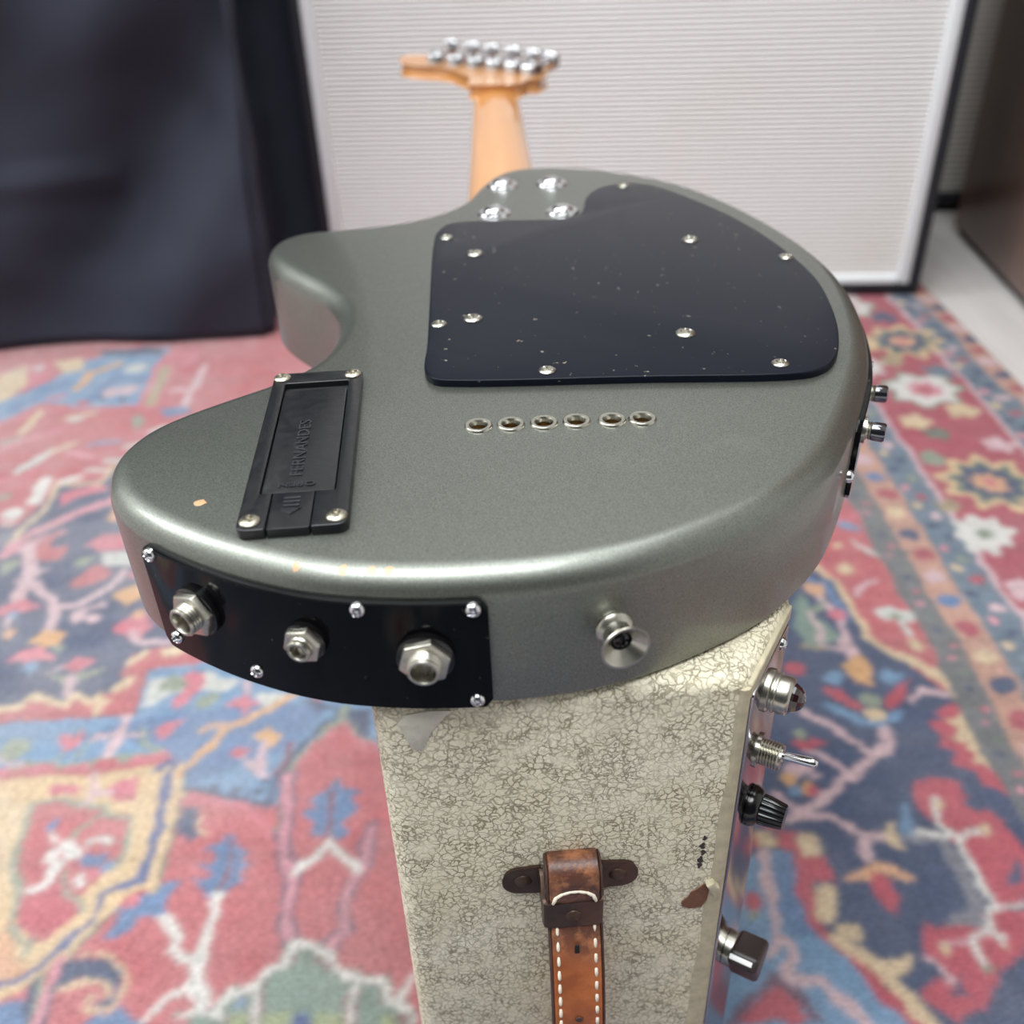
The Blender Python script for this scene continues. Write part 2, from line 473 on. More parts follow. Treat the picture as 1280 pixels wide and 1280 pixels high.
def screw_mesh(name, r, h, depth, slot_w, reach):
    """domed head with a real cross recess; height field on rings"""
    rings = 9; n = 32; v = [(0, 0, (h - depth) / 1000)]; f = []
    for k in range(1, rings + 1):
        q = k / rings; rr = r * q
        for i in range(n):
            t = 2 * math.pi * i / n; x, y = rr * math.cos(t), rr * math.sin(t)
            z = h * math.sqrt(max(0, 1 - (q * 0.97) ** 2))
            a = min(abs(x), abs(y))
            if rr < reach * r and a < slot_w * r: z -= depth * (1 - 0.5 * q)
            v.append((x / 1000, y / 1000, z / 1000))
    base = len(v)
    for i in range(n):
        t = 2 * math.pi * i / n; v.append((r * math.cos(t) / 1000, r * math.sin(t) / 1000, -0.0006))
    for i in range(n): f.append((0, 1 + i, 1 + (i + 1) % n))
    for k in range(rings):
        a = 1 + k * n; b = a + n
        for i in range(n): j = (i + 1) % n; f.append((a + i, b + i, b + j, a + j))
    me = bpy.data.meshes.new(name); me.from_pydata(v, [], f); me.update()
    me.polygons.foreach_set('use_smooth', [True] * len(me.polygons)); me.set_sharp_from_angle(angle=R(38))
    return me
SCREW = screw_mesh('screw_head', 3.0, 1.2, 0.9, 0.17, 0.66)
SCREW_OLD = screw_mesh('screw_head_old', 2.9, 1.3, 0.9, 0.17, 0.66)
SCREW_DOME = screw_mesh('screw_head_dome', 2.15, 1.7, 1.1, 0.2, 0.66)
SCREW.materials.append(MAT['nickel']); SCREW_OLD.materials.append(MAT['steel_old']); SCREW_DOME.materials.append(MAT['chrome'])
def put(name, me, parent, mtx):
    o = bpy.data.objects.new(name, me); COL.objects.link(o); o.parent = parent; o.matrix_local = mtx; return o
def put_screw(parent, me, pos, n, spin=None, name='screw'):
    m = frame(pos, n) @ Matrix.Rotation(random.random() * 1.5 if spin is None else spin, 4, 'Z')
    return put(name, me, parent, m)

# ================================================================== SETTING
Y_CAB = 1.235
fl = struct(box('floor', (-2.4, 2.0, -2.2, 2.3, -0.05, 0.0), 'floor'))
struct(box('wall_back', (-2.4, 2.0, 2.3, 2.4, 0.0, 2.6), 'wall'))
struct(box('wall_left', (-2.5, -2.4, -2.2, 2.4, 0.0, 2.6), 'wall'))
struct(box('wall_right', (2.0, 2.1, -2.2, 2.4, 0.0, 2.6), 'wall'))
struct(box('ceiling', (-2.5, 2.1, -2.2, 2.4, 2.6, 2.7), 'wall'))

# ------------------------------------------------------------------ rug: a knotted pile whose dyed pattern is drawn in rug millimetres
RUG_DRAWING = [
('navy',0,'-469,749 -453,748 -437,809 -393,820 -387,866 -216,689 -192,560 -271,569 -296,567 -294,542 -295,525 -306,522 -312,516 -327,525 -330,514 -354,523 -358,512 -372,511 -408,513 -515,752'),
('red',0,'-407,513 -372,511 -358,512 -354,523 -330,514 -327,525 -312,516 -306,522 -295,525 -294,542 -296,567 -272,571 -193,568 -191,554 -276,546 -272,500 -366,496 -400,497'),
('tan',7,'-407,512 -372,511 -359,512 -353,522 -330,513 -326,523 -312,515 -305,521 -297,516'),
('tan',7.6,'-304,518 -301,504'),
('tan',9.3,'-294,556 -286,565'),
('tan',9,'-292,529 -289,535'),
('tan',8.7,'-268,565 -257,567'),
('maroon',3.1,'-276,547 -272,500 -316,498 -366,496'),
('lblue',0,'-400,496 -366,496 -272,500 -276,545 -233,555 -77,567 -70,441 -102,467 -124,489 -140,471 -156,442 -155,416 -175,418 -220,429 -225,452 -239,463 -348,451 -378,448'),
('pale',0,'-273,535 -231,545 -204,531 -213,519 -244,526 -263,510 -270,506'),
('mblue',0,'-303,478 -281,495 -237,500 -182,505 -141,503 -148,473 -187,447 -215,432 -223,456 -276,480'),
('gold',0,'-374,439 -345,445 -242,452 -221,451 -217,402 -216,355 -234,355 -239,347 -255,320 -269,301 -283,293 -307,288'),
('dgreen',2.2,'-221,451 -217,402 -216,355 -220,352'),
('dgreen',2,'-239,346 -255,319 -263,308'),
('peach',0,'-303,341 -297,351 -287,320 -274,315 -279,304 -304,303'),
('royal',5.7,'-240,450 -234,455 -231,451 -231,434 -227,387 -228,363 -238,362'),
('royal',4.5,'-229,363 -240,361 -250,357 -250,348 -251,338 -264,320 -275,306 -287,302 -304,302'),
('red2',0,'-328,403 -324,405 -316,396 -317,382 -333,379'),
('tan',0,'-337,429 -334,442 -328,431 -317,427 -313,381 -314,368 -329,401'),
('red',0,'-313,427 -288,428 -267,421 -248,412 -244,406 -245,378 -258,363 -263,355 -261,342 -269,332 -276,326 -294,339 -300,355 -305,371 -313,381'),
('red2',0,'-297,351 -282,361 -264,349 -262,340 -277,330 -294,340'),
('green',4.2,'-315,425 -313,403 -310,379 -304,365 -300,354 -299,340 -291,330 -282,328 -281,321'),
('green',3.8,'-316,428 -287,425 -280,424 -265,422 -261,415 -246,409 -245,377 -252,373'),
('green',4.2,'-274,374 -273,360 -264,353 -260,346'),
('green',3.4,'-268,418 -279,403'),
('pinkr',0,'-307,438 -289,439 -287,432 -304,431'),
('pinkr',0,'-266,442 -251,443 -247,422 -255,424 -271,436'),
('red2',0,'-283,374 -277,375 -272,355 -283,350 -296,357 -282,361'),
('white',11.4,'-290,387 -290,387'),
('white',11.1,'-282,395 -282,395'),
('white',10.6,'-275,390 -275,390'),
('white',9.8,'-282,380 -282,380'),
('pinkr',5.7,'-282,388 -282,388'),
('white',4.8,'-283,379 -284,367 -290,363 -297,363'),
('white',3.3,'-296,403 -291,398'),
('mblue',0,'-302,408 -294,415 -292,408 -299,404'),
('mblue',0,'-271,383 -265,391 -255,386 -255,379 -265,378'),
('pale',2.8,'-267,394 -267,399 -258,399 -256,394'),
('lblue',7.8,'-251,376 -251,376'),
('white',0,'-268,366 -265,376 -262,369 -259,366 -265,363'),
('pinkr',6.9,'-258,373 -258,373'),
('green',2.9,'-318,457 -311,466 -307,490'),
('green',2.9,'-301,466 -296,477'),
('green',3.7,'-264,488 -257,474 -246,467'),
('pinkr',0,'-323,482 -313,483 -306,489 -302,479 -310,469 -319,475'),
('stem',7.4,'-279,499 -277,462'),
('stem',4.4,'-295,480 -263,482'),
('stem',4.7,'-280,451 -279,425'),
('stem',4.7,'-279,435 -265,435'),
('green',6.6,'-343,455 -245,463'),
('pinkr',6.9,'-330,453 -315,455'),
('pinkr',7,'-303,456 -290,458'),
('red2',7,'-280,458 -271,458'),
('pinkr',7,'-258,459 -244,461'),
('pinkr',6.9,'-351,450 -345,451'),
('pinkr',0,'-255,483 -249,491 -234,491 -239,485 -247,476'),
('pinkr',0,'-249,546 -235,542 -228,530 -236,515 -241,502 -249,509 -245,529 -250,538'),
('green',19.7,'-256,531 -256,531'),
('green',19.5,'-347,470 -347,470'),
('stem',3.1,'-353,464 -344,457 -334,457'),
('green',12.8,'-226,511 -226,511'),
('orange',5.6,'-224,442 -219,449 -211,464 -203,483 -183,499 -159,513'),
('tanp',5,'-220,480 -214,487 -202,485'),
('orange',0,'-187,475 -182,479 -176,484 -169,479 -162,475 -168,466 -176,470 -183,468'),
('stem',6.2,'-174,467 -174,445'),
('red2',11.1,'-190,459 -190,459'),
('stem',4.3,'-187,454 -177,447 -166,441'),
('pinkr',0,'-210,506 -202,512 -199,519 -194,512 -183,508 -190,504 -194,495 -201,504'),
('pale',0,'-191,517 -165,514 -175,506 -183,503'),
('pinkr',7.7,'-147,508 -146,508'),
('green',11.6,'-222,514 -222,514'),
('stem',5.9,'-200,529 -198,519'),
('navy',4.7,'-220,429 -207,427 -192,425 -173,420 -161,416 -161,431 -158,439 -151,458 -141,475 -134,482'),
('navy',6.5,'-199,430 -199,430'),
('navy',6.5,'-185,430 -185,430'),
('navy',6.5,'-170,428 -170,428'),
('navy',6.5,'-166,437 -166,437'),
('maroon',4.1,'-154,468 -155,455 -161,445'),
('navy',0,'-153,510 -128,502 -105,498 -102,466 -124,488 -134,481'),
('lblue',0,'-142,498 -131,501 -129,488 -138,485'),
('green',4.5,'-124,502 -124,488'),
('green',3.3,'-154,395 -153,405 -154,443 -140,468 -125,489 -101,466'),
('pinkr',2,'-150,397 -152,441 -137,466 -124,486 -100,463'),
('pinkr',4.5,'-216,421 -205,419 -191,419 -174,416 -155,395'),
('plum',9.9,'-151,441 -148,398 -145,374 -138,362 -138,348 -136,331 -129,321'),
('plum',9.8,'-95,396 -98,371 -103,353 -102,330 -110,320'),
('pinkd',4.7,'-151,441 -148,398 -145,374 -138,362 -138,348 -136,331 -129,321'),
('pinkd',4.6,'-95,396 -98,371 -103,353 -102,330 -110,320'),
('white',5.4,'-138,366 -121,389 -102,368'),
('mblue',0,'-122,439 -115,430 -105,424 -110,418 -104,411 -113,403 -108,394 -115,390 -121,394 -125,392 -133,393 -130,401 -139,411 -130,415 -136,423 -128,429'),
('maroon',3.2,'-122,429 -121,394'),
('mblue',0,'-183,395 -176,387 -168,384 -173,376 -167,372 -173,367 -167,362 -173,356 -176,352 -184,352 -194,360 -189,365 -197,371 -190,377 -197,384 -187,388'),
('maroon',2.8,'-182,388 -179,354'),
('white',6.4,'-180,352 -180,341 -180,326 -179,312 -181,306 -181,299 -173,286'),
('white',6.4,'-211,337 -196,327 -196,319 -182,311'),
('white',6,'-182,316 -182,305 -180,294 -174,285'),
('white',4.3,'-180,293 -191,290 -202,277 -204,271'),
('mblue',0,'-239,348 -229,344 -225,351 -217,355 -215,363 -204,361 -205,355 -210,348 -208,341 -214,335 -222,336 -227,337 -224,330 -233,326 -241,328 -236,333 -237,340'),
('pinkr',7.9,'-229,349 -229,349'),
('mblue',0,'-197,362 -187,363 -185,352 -192,357'),
('navy',0,'-257,313 -238,314 -230,311 -223,304 -223,298 -223,290 -229,286 -234,289 -231,291 -227,291 -226,296 -234,302 -245,302 -255,301'),
('tan',2.3,'-260,314 -238,317 -229,312 -221,303 -220,295 -223,286 -229,284 -236,289 -234,293'),
('tan',2,'-228,293 -229,298 -234,301 -255,299'),
('navy',5.7,'-267,304 -266,286 -263,276'),
('green',2.5,'-266,303 -261,279'),
('pinkd',6.7,'-260,314 -259,295 -257,277'),
('navy',2,'-257,299 -253,277'),
('mblue',0,'-291,290 -271,291 -262,273 -284,274'),
('mblue',0,'-240,275 -231,283 -226,281 -219,287 -199,273'),
('navy',0,'-215,413 -206,412 -205,398 -199,391 -206,389 -214,394'),
('tan',2.2,'-204,412 -203,397 -196,392'),
('pinkr',4.1,'-217,419 -201,419'),
('greenf',0,'-163,291 -144,295 -130,306 -129,313 -119,319 -109,312 -108,306 -94,297 -78,295 -74,285 -65,283 -61,271 -59,254 -181,259 -177,279 -164,280'),
('ygreen',0,'-159,281 -147,279 -144,266 -158,266'),
('ygreen',0,'-137,280 -123,281 -121,269 -135,271'),
('ygreen',0,'-114,281 -99,279 -98,269 -114,270'),
('ygreen',0,'-77,279 -68,276 -67,267 -76,269'),
('royal',0,'-120,282 -113,273 -117,266 -123,273'),
('mblue',0,'-158,290 -152,289 -150,283 -156,283'),
('maroon',2.1,'-125,313 -126,304'),
('maroon',2.1,'-114,312 -111,303'),
('maroon',2,'-139,295 -137,267'),
('maroon',2,'-100,294 -98,266'),
('maroon',2,'-147,291 -143,268'),
('maroon',2,'-92,291 -91,266'),
('maroon',2,'-162,290 -160,276'),
('maroon',2,'-79,289 -77,282'),
('maroon',2,'-66,278 -65,263'),
('dgreen',6.2,'-183,279 -177,280 -164,281 -163,292 -145,295 -138,304 -129,306 -129,314 -125,319 -118,320 -111,316 -108,307 -99,303 -92,296 -79,296 -74,285 -67,283 -61,272'),
('dgreen',6,'-143,294 -141,274 -140,261'),
('dgreen',6,'-96,295 -95,272 -94,260'),
('white',4.3,'-183,279 -177,280 -164,281 -163,292 -145,295 -138,304 -129,306 -129,314 -125,319 -118,320 -111,316 -108,307 -99,303 -92,296 -79,296 -74,285 -67,283 -61,272'),
('white',4.2,'-143,294 -141,274 -140,261'),
('white',4.2,'-96,295 -95,272 -94,260'),
('white',4.1,'-63,296 -68,288'),
('lblue',0,'-599,939 -551,949 -523,992 -476,977 -399,974 -406,1064 -415,1128 -481,1120 -508,1095 -532,1041 -570,996 -614,973'),
('pinkr',0,'-646,1042 -603,1077 -574,1092 -545,1094 -532,1041 -565,1011 -623,992'),
('tan',0,'-599,1068 -578,1088 -554,1034 -566,995 -585,989'),
('tan',0,'-547,1094 -516,1105 -502,1072 -522,1061'),
('pale',0,'-572,1083 -552,1090 -552,1064'),
('navy',0,'-503,1127 -423,1129 -417,1105 -493,1107'),
('orange',9.4,'-491,1021 -490,1063 -463,1086'),
('mblue',12.1,'-549,971 -535,1001 -510,1043'),
('mblue',12.3,'-465,999 -455,1051 -417,1035'),
('pale',25.5,'-439,1071 -438,1071'),
('stem',20.3,'-446,1009 -446,1009'),
('stem',20.3,'-428,1012 -428,1012'),
('pinkr',8.1,'-516,999 -502,1006'),
('red2',15.2,'-472,988 -472,988'),
('navy',10,'-428,992 -428,992'),
('navy',10.1,'-454,998 -454,998'),
('pinkr',6.6,'-584,945 -549,946 -515,972 -397,966'),
('red',0,'-411,1114 -366,1124 -328,961 -397,966'),
('pinkr',22.7,'-407,1104 -395,970'),
('tan2',11.2,'-401,1068 -394,974'),
('pinkr',0,'-399,1113 -376,1115 -371,1069 -386,1062'),
('stem',9.2,'-359,1068 -354,1009 -355,970'),
('stem',8.1,'-379,1007 -354,1009'),
('mblue',0,'-380,961 -353,968 -347,951 -371,942'),
('pinkr',11.4,'-384,908 -337,939'),
('tan',10.8,'-514,968 -517,943 -519,922'),
('pale',15.5,'-471,948 -471,948'),
('tan',5.8,'-481,951 -456,960'),
('green',0,'-408,931 -404,952 -391,940 -393,922'),
('pale',9.4,'-380,911 -367,920'),
('pinkr',11.4,'-494,920 -479,926'),
('green',7.5,'-530,899 -515,911'),
('pinkd',7.5,'-526,889 -497,913'),
('pale',11.6,'-487,844 -479,862 -470,881'),
('tan',8.1,'-468,881 -451,896'),
('lblue',8.2,'-432,888 -408,896'),
('pinkd',9.1,'-448,873 -424,865'),
('pinkr',7.1,'-500,824 -478,835 -463,855'),
('white',8,'-437,817 -421,826'),
('white',12.1,'-454,824 -452,786'),
('pale',8.1,'-419,839 -402,837'),
('pale',7.2,'-406,854 -389,859'),
('pale',9.2,'-393,882 -381,887'),
('tan',5.9,'-438,812 -437,766 -450,741 -447,716'),
('tan',4.6,'-438,812 -394,812 -396,844 -389,853'),
('navy',0,'-393,834 -383,854 -375,827 -388,822'),
('white',18.3,'-466,767 -466,767'),
('green',8.5,'-488,794 -479,797'),
('pale',3.3,'-471,753 -458,752'),
('pinkr',0,'-430,793 -414,806 -390,810 -388,799 -404,794 -420,777'),
('pinkd',10.8,'-367,786 -386,776 -414,754 -434,735 -446,713'),
('peach',0,'-373,746 -373,770 -368,783 -357,753 -364,743'),
('pinkd',7.9,'-410,730 -430,717 -450,701'),
('red',0,'-423,706 -413,738 -409,710 -391,708 -396,687 -411,690'),
('green',0,'-444,688 -432,695 -425,690 -437,670'),
('stem',11.6,'-428,712 -413,675 -408,638'),
('stem',6.1,'-419,660 -401,675'),
('stem',9,'-407,659 -379,636 -369,609 -370,597'),
('stem',6.8,'-369,623 -355,624 -335,651 -333,670'),
('orange',0,'-382,585 -371,595 -353,591 -355,579 -369,577'),
('pinkr',0,'-387,560 -381,571 -374,575 -367,578 -348,563 -355,560 -362,563 -372,558'),
('lblue',0,'-370,564 -364,560 -368,546 -373,551'),
('green',0,'-360,580 -347,579 -351,570'),
('pinkr',0,'-342,553 -335,566 -320,561 -324,549 -333,546'),
('red2',0,'-340,553 -332,561 -326,558 -333,547'),
('green',0,'-355,547 -339,542 -331,543 -309,551 -317,540 -327,536 -336,533'),
('stem',2.7,'-356,547 -343,553'),
('stem',7.6,'-331,540 -330,525'),
('stem',12.9,'-349,610 -349,610'),
('stem',12,'-336,607 -336,607'),
('stem',5.8,'-346,618 -335,627'),
('pinkr',0,'-319,595 -308,605 -303,617 -282,600 -292,584 -302,584'),
('peach',9.7,'-301,611 -301,611'),
('stem',6.4,'-300,589 -291,577 -267,578'),
('orange',0,'-332,640 -311,653 -303,638 -314,623'),
('pinkr',0,'-378,708 -369,725 -350,729 -337,706 -358,701'),
('red',0,'-372,660 -357,679 -341,672 -344,660 -365,649'),
('pale',0,'-363,698 -336,701 -326,677 -351,678'),
('green',14.2,'-372,686 -372,686'),
('pinkr',13.6,'-321,667 -321,667'),
('pinkr',0,'-421,624 -403,637 -387,626 -398,617 -407,609'),
('lblue',10.9,'-404,616 -404,616'),
('peach',14,'-402,593 -402,593'),
('stem',5.1,'-409,601 -405,611'),
('navy',0,'224,622 257,647 288,546 318,449 336,333 294,253 95,261 114,406'),
('red',0,'223,770 284,765 325,773 310,527 300,491 284,516 280,529 261,546 262,618 239,648 197,651'),
('red',0,'261,547 308,545 307,486 303,498 293,519'),
('tan',5,'232,652 249,641 262,620 262,545 282,529 300,512 312,499'),
('tan',5.9,'260,550 273,534 292,517 303,498 305,487'),
('pale',4.4,'288,670 299,657 311,641'),
('pale',17.3,'287,576 287,576'),
('pale',15.2,'297,572 297,572'),
('green',9.1,'290,572 290,572'),
('pale',4.5,'292,565 294,551'),
('tan',14.1,'275,635 275,635'),
('stem',4.7,'271,599 282,613 295,616'),
('pinkr',6.4,'282,702 314,714'),
('lblue',7.5,'288,697 297,692'),
('lblue',6,'299,744 316,728'),
('tan',8.9,'273,667 273,667'),
('tan',10.8,'293,541 293,541'),
('mblue',6.8,'238,628 252,615 254,574'),
('stem',6.6,'240,616 247,575 244,528'),
('pinkr',13.3,'247,578 247,578'),
('peach',14.8,'242,612 242,612'),
('green',7.7,'215,577 241,593'),
('tan2',5.4,'212,546 230,541'),
('greenf',0,'228,611 231,577 241,549 216,541 208,569'),
('stem',4,'225,587 228,545 238,538'),
('stem',7.3,'245,550 246,530'),
('orange',0,'234,522 248,532 257,517 251,502 240,504'),
('lblue',14.2,'225,511 225,511'),
('lblue',15.3,'266,509 266,509'),
('red2',0,'214,501 226,501 236,487 240,477 226,484'),
('red2',0,'254,492 278,506 269,490 254,478'),
('green',13.8,'245,490 245,490'),
('tan',13,'244,475 244,475'),
('lblue',5.7,'214,486 233,469 247,465'),
('lblue',6.2,'258,475 253,468'),
('stem',5.8,'195,481 206,472 220,458 231,436'),
('stem',6.1,'246,460 246,447 231,434 215,426 202,414 190,404 174,396 159,389'),
('stem',4.6,'192,443 202,433 209,423'),
('stem',5.6,'160,390 178,392 192,389 203,374'),
('stem',4.4,'160,410 169,398'),
('red2',0,'178,452 187,454 192,452 198,456 205,450 192,444'),
('green',10.5,'189,459 189,459'),
('stem',12,'177,425 177,425'),
('stem',10.7,'185,429 185,429'),
('orange',8.4,'182,412 182,412'),
('orange',9,'171,420 171,420'),
('lblue',7.8,'173,411 173,411'),
('stem',6.3,'190,421 190,421'),
('red2',6.8,'185,411 185,411'),
('red2',14.4,'200,523 200,523'),
('stem',5.5,'273,487 284,495 298,490'),
('red2',0,'309,486 296,480 285,473 287,468 279,462 284,455 278,443 287,436 279,427 291,420 289,410 298,408 307,393 307,411 306,442 307,469'),
('tan',0,'307,477 299,469 291,466 291,461 297,459 289,449 298,445 293,439 301,437 293,427 300,426 305,414 307,440'),
('red2',0,'249,412 264,417 277,412 273,392 284,388 291,378 295,363 279,328 263,325 276,321 264,294 248,285 234,267 217,261 204,273 205,281 220,284 217,293 211,301 219,320 231,314 244,312 256,323 259,342 257,367 251,373 251,384 245,394'),
('red2',0,'295,363 300,348 293,321 276,304 264,294'),
('grayv',7.5,'250,367 253,342 249,318 234,316'),
('navy',0,'276,349 290,353 285,341 273,337'),
('navy',0,'225,289 227,274 218,273'),
('grayv',6.8,'232,376 247,372'),
('lblue',6.1,'237,394 234,379'),
('stem',3.1,'211,296 221,287 219,282'),
('stem',2,'221,304 241,305'),
('white',4.5,'258,398 251,382 259,371 260,344 259,323 251,312 243,307 241,291'),
('white',4.4,'238,378 251,374'),
('white',4,'259,372 266,376 277,375'),
('white',4,'252,311 257,307 257,299'),
('white',2.4,'260,325 278,326'),
('tan',7.1,'279,374 279,374'),
('tan',5.4,'224,302 224,302'),
('green',5.6,'241,287 241,287'),
('tan',5.7,'259,394 259,394'),
('tan',4.6,'258,299 258,299'),
('tan',0,'213,377 230,385 227,366 218,372'),
('stem',6,'204,375 215,377'),
('stem',5.9,'204,373 202,360'),
('peach',0,'181,345 193,352 203,357 212,355 223,349 221,346 206,348 196,345'),
('red2',0,'196,346 203,349 209,346 211,334 204,324 200,329 196,335'),
('lblue',0,'124,365 159,364 159,344 159,317 174,298 195,261 207,240 57,246 66,311'),
('mblue',0,'145,363 159,364 158,319 166,307 144,311 142,330'),
('red2',6.9,'136,375 163,370 159,344 158,324 161,313 174,298 196,261 208,241'),
('red2',0,'105,385 138,381 133,368 121,362 97,339'),
('tan',8.2,'169,308 179,299 188,290 196,276 203,261 211,244'),
('tan',0,'186,295 195,295 200,300 206,301 202,293 192,284'),
('tan',0,'137,380 149,379 148,369 137,370'),
('red2',0,'151,380 165,379 163,365 150,366'),
('tan',0,'166,378 179,377 177,362 164,362'),
('red2',0,'165,361 179,360 175,343 162,343'),
('tan',0,'164,342 174,341 170,321 160,321'),
('tan',0,'171,320 183,319 181,308 170,308'),
('red2',0,'145,390 154,389 154,381 145,381'),
('stem',6.2,'140,365 139,339 138,319 136,308 143,304 143,297 136,289 140,284 153,283 162,274 171,264 177,253'),
('stem',4.8,'137,308 127,300'),
('red2',11.3,'126,336 126,336'),
('stem',4.4,'105,325 117,334'),
('green',7.1,'124,327 124,327'),
('plum',5.4,'103,265 114,276 130,286 141,276 146,263'),
('red2',0,'105,263 117,273 131,283 138,275 142,261'),
('plum',8.3,'130,286 130,286'),
]

DYE = dict(navy=(58, 76, 112), red=(190, 88, 96), red2=(190, 68, 88), lblue=(104, 146, 184), mblue=(84, 122, 168), gold=(216, 182, 134), tan=(214, 186, 146), tan2=(168, 150, 116),
           tanp=(206, 160, 130), peach=(216, 160, 118), orange=(214, 158, 96), pinkr=(206, 104, 122), pinkd=(212, 134, 148), plum=(110, 80, 108), stem=(208, 172, 178), white=(216, 212, 206), pale=(198, 198, 192),
           green=(138, 150, 130), greenf=(116, 142, 130), ygreen=(148, 160, 112), dgreen=(110, 122, 108), royal=(66, 90, 146), maroon=(140, 70, 84), grayv=(126, 126, 138))
def pile_axis(segs):
    out = [segs[0][0]]
    for a, b, st in segs:
        n = max(1, int(round((b - a) / st))); out += list(np.linspace(a, b, n + 1)[1:])
    return np.array(out)
def build_rug():
    xs = pile_axis([(-1000, -690, 8), (-690, 556, 1.75)])
    ys = pile_axis([(-300, 230, 8), (230, 620, 1.5), (620, 1000, 2.0), (1000, 1340, 2.6)])
    nx, ny = len(xs), len(ys)
    X, Y = np.meshgrid(xs, ys)
    # knots are not perfectly regular
    def ripple(lam, amp):
        g = rng.normal(size=(int(1640 / lam) + 3, int(1560 / lam) + 3))
        fx, fy = (X + 1000) / lam, (Y + 300) / lam
        i, j = fx.astype(int), fy.astype(int); a, b = fx - i, fy - j
        a, b = a * a * (3 - 2 * a), b * b * (3 - 2 * b)
        return amp * ((g[j, i] * (1 - a) + g[j, i + 1] * a) * (1 - b) + (g[j + 1, i] * (1 - a) + g[j + 1, i + 1] * a) * b)
    jx = rng.normal(0, 0.6, X.shape) + ripple(9.0, 1.3) + ripple(28.0, 1.6); jy = rng.normal(0, 0.6, X.shape) + ripple(9.0, 1.3) + ripple(28.0, 1.6)
    PX_, PY_ = X + jx + 1.2 * np.sin(Y / 31.0), Y + jy + 1.2 * np.sin(X / 27.0)
    C = np.empty((ny, nx, 3)); L = {k: np.array(lin(v)) for k, v in DYE.items()}
    C[:] = L['red']
    C[ys < 200] = L['navy']  # out-of-view near end dyed navy to darken its reflection in the guitar sides
    def disc(cx, cy, r, col):
        m = (PX_ - cx) ** 2 + (PY_ - cy) ** 2 < r * r; C[m] = L[col]
    def ring_flower(cx, cy, r, cols, petals=0):
        a = np.arctan2(PY_ - cy, PX_ - cx); d = np.hypot(PX_ - cx, PY_ - cy)
        w = 1 + (0.16 * np.cos(petals * a) if petals else 0)
        for k, c in cols:
            C[d < r * k * w] = L[c]
    def inside(poly, xq, yq):
        n = len(poly); res = np.zeros(xq.shape, bool)
        for i in range(n):
            x0, y0 = poly[i]; x1, y1 = poly[(i + 1) % n]
            if y0 == y1: continue
            c = ((y0 > yq) != (y1 > yq)) & (xq < (x1 - x0) * (yq - y0) / (y1 - y0) + x0)
            res ^= c
        return res
    def window(x0, x1, y0, y1):
        i0, i1 = np.searchsorted(xs, [x0 - 5, x1 + 5]); j0, j1 = np.searchsorted(ys, [y0 - 5, y1 + 5])
        return slice(j0, j1), slice(i0, i1)
    # parts of the field off to the sides: repeats of the same sort of motif
    r2 = random.Random(3)
    for k in range(70):
        cx, cy = r2.uniform(-980, 250), r2.uniform(-280, 1320)
        if not (cx < -340 - max(0, cy - 280) * 0.47 or cy < 200): continue
        ring_flower(cx, cy, r2.uniform(16, 34), [(1, r2.choice(['navy', 'lblue', 'pale'])), (0.66, r2.choice(['tan', 'pinkr', 'stem'])), (0.3, 'red2')], r2.choice([0, 5, 6, 8]))
    for cx, cy in [(-800, 600), (-640, 250), (120, 90), (-180, 40), (-620, 0)]:
        ring_flower(cx, cy, 120, [(1, 'navy'), (0.82, 'lblue'), (0.6, 'red'), (0.4, 'gold'), (0.2, 'royal')], 4)
    for col, w, s in RUG_DRAWING:
        pts = [tuple(float(q) for q in p.split(',')) for p in s.split()]
        A = np.array(pts); g = w / 2
        sl = window(A[:, 0].min() - g, A[:, 0].max() + g, A[:, 1].min() - g, A[:, 1].max() + g)
        xq, yq = PX_[sl], PY_[sl]
        if xq.size == 0: continue
        if w == 0: m = inside(pts, xq, yq)
        else:
            m = np.zeros(xq.shape, bool)
            for (x0, y0), (x1, y1) in zip(pts[:-1], pts[1:]):
                dx, dy = x1 - x0, y1 - y0; L2 = dx * dx + dy * dy + 1e-9
                t = np.clip(((xq - x0) * dx + (yq - y0) * dy) / L2, 0, 1)
                m |= (xq - x0 - t * dx) ** 2 + (yq - y0 - t * dy) ** 2 < g * g
        C[sl][m] = L[col]
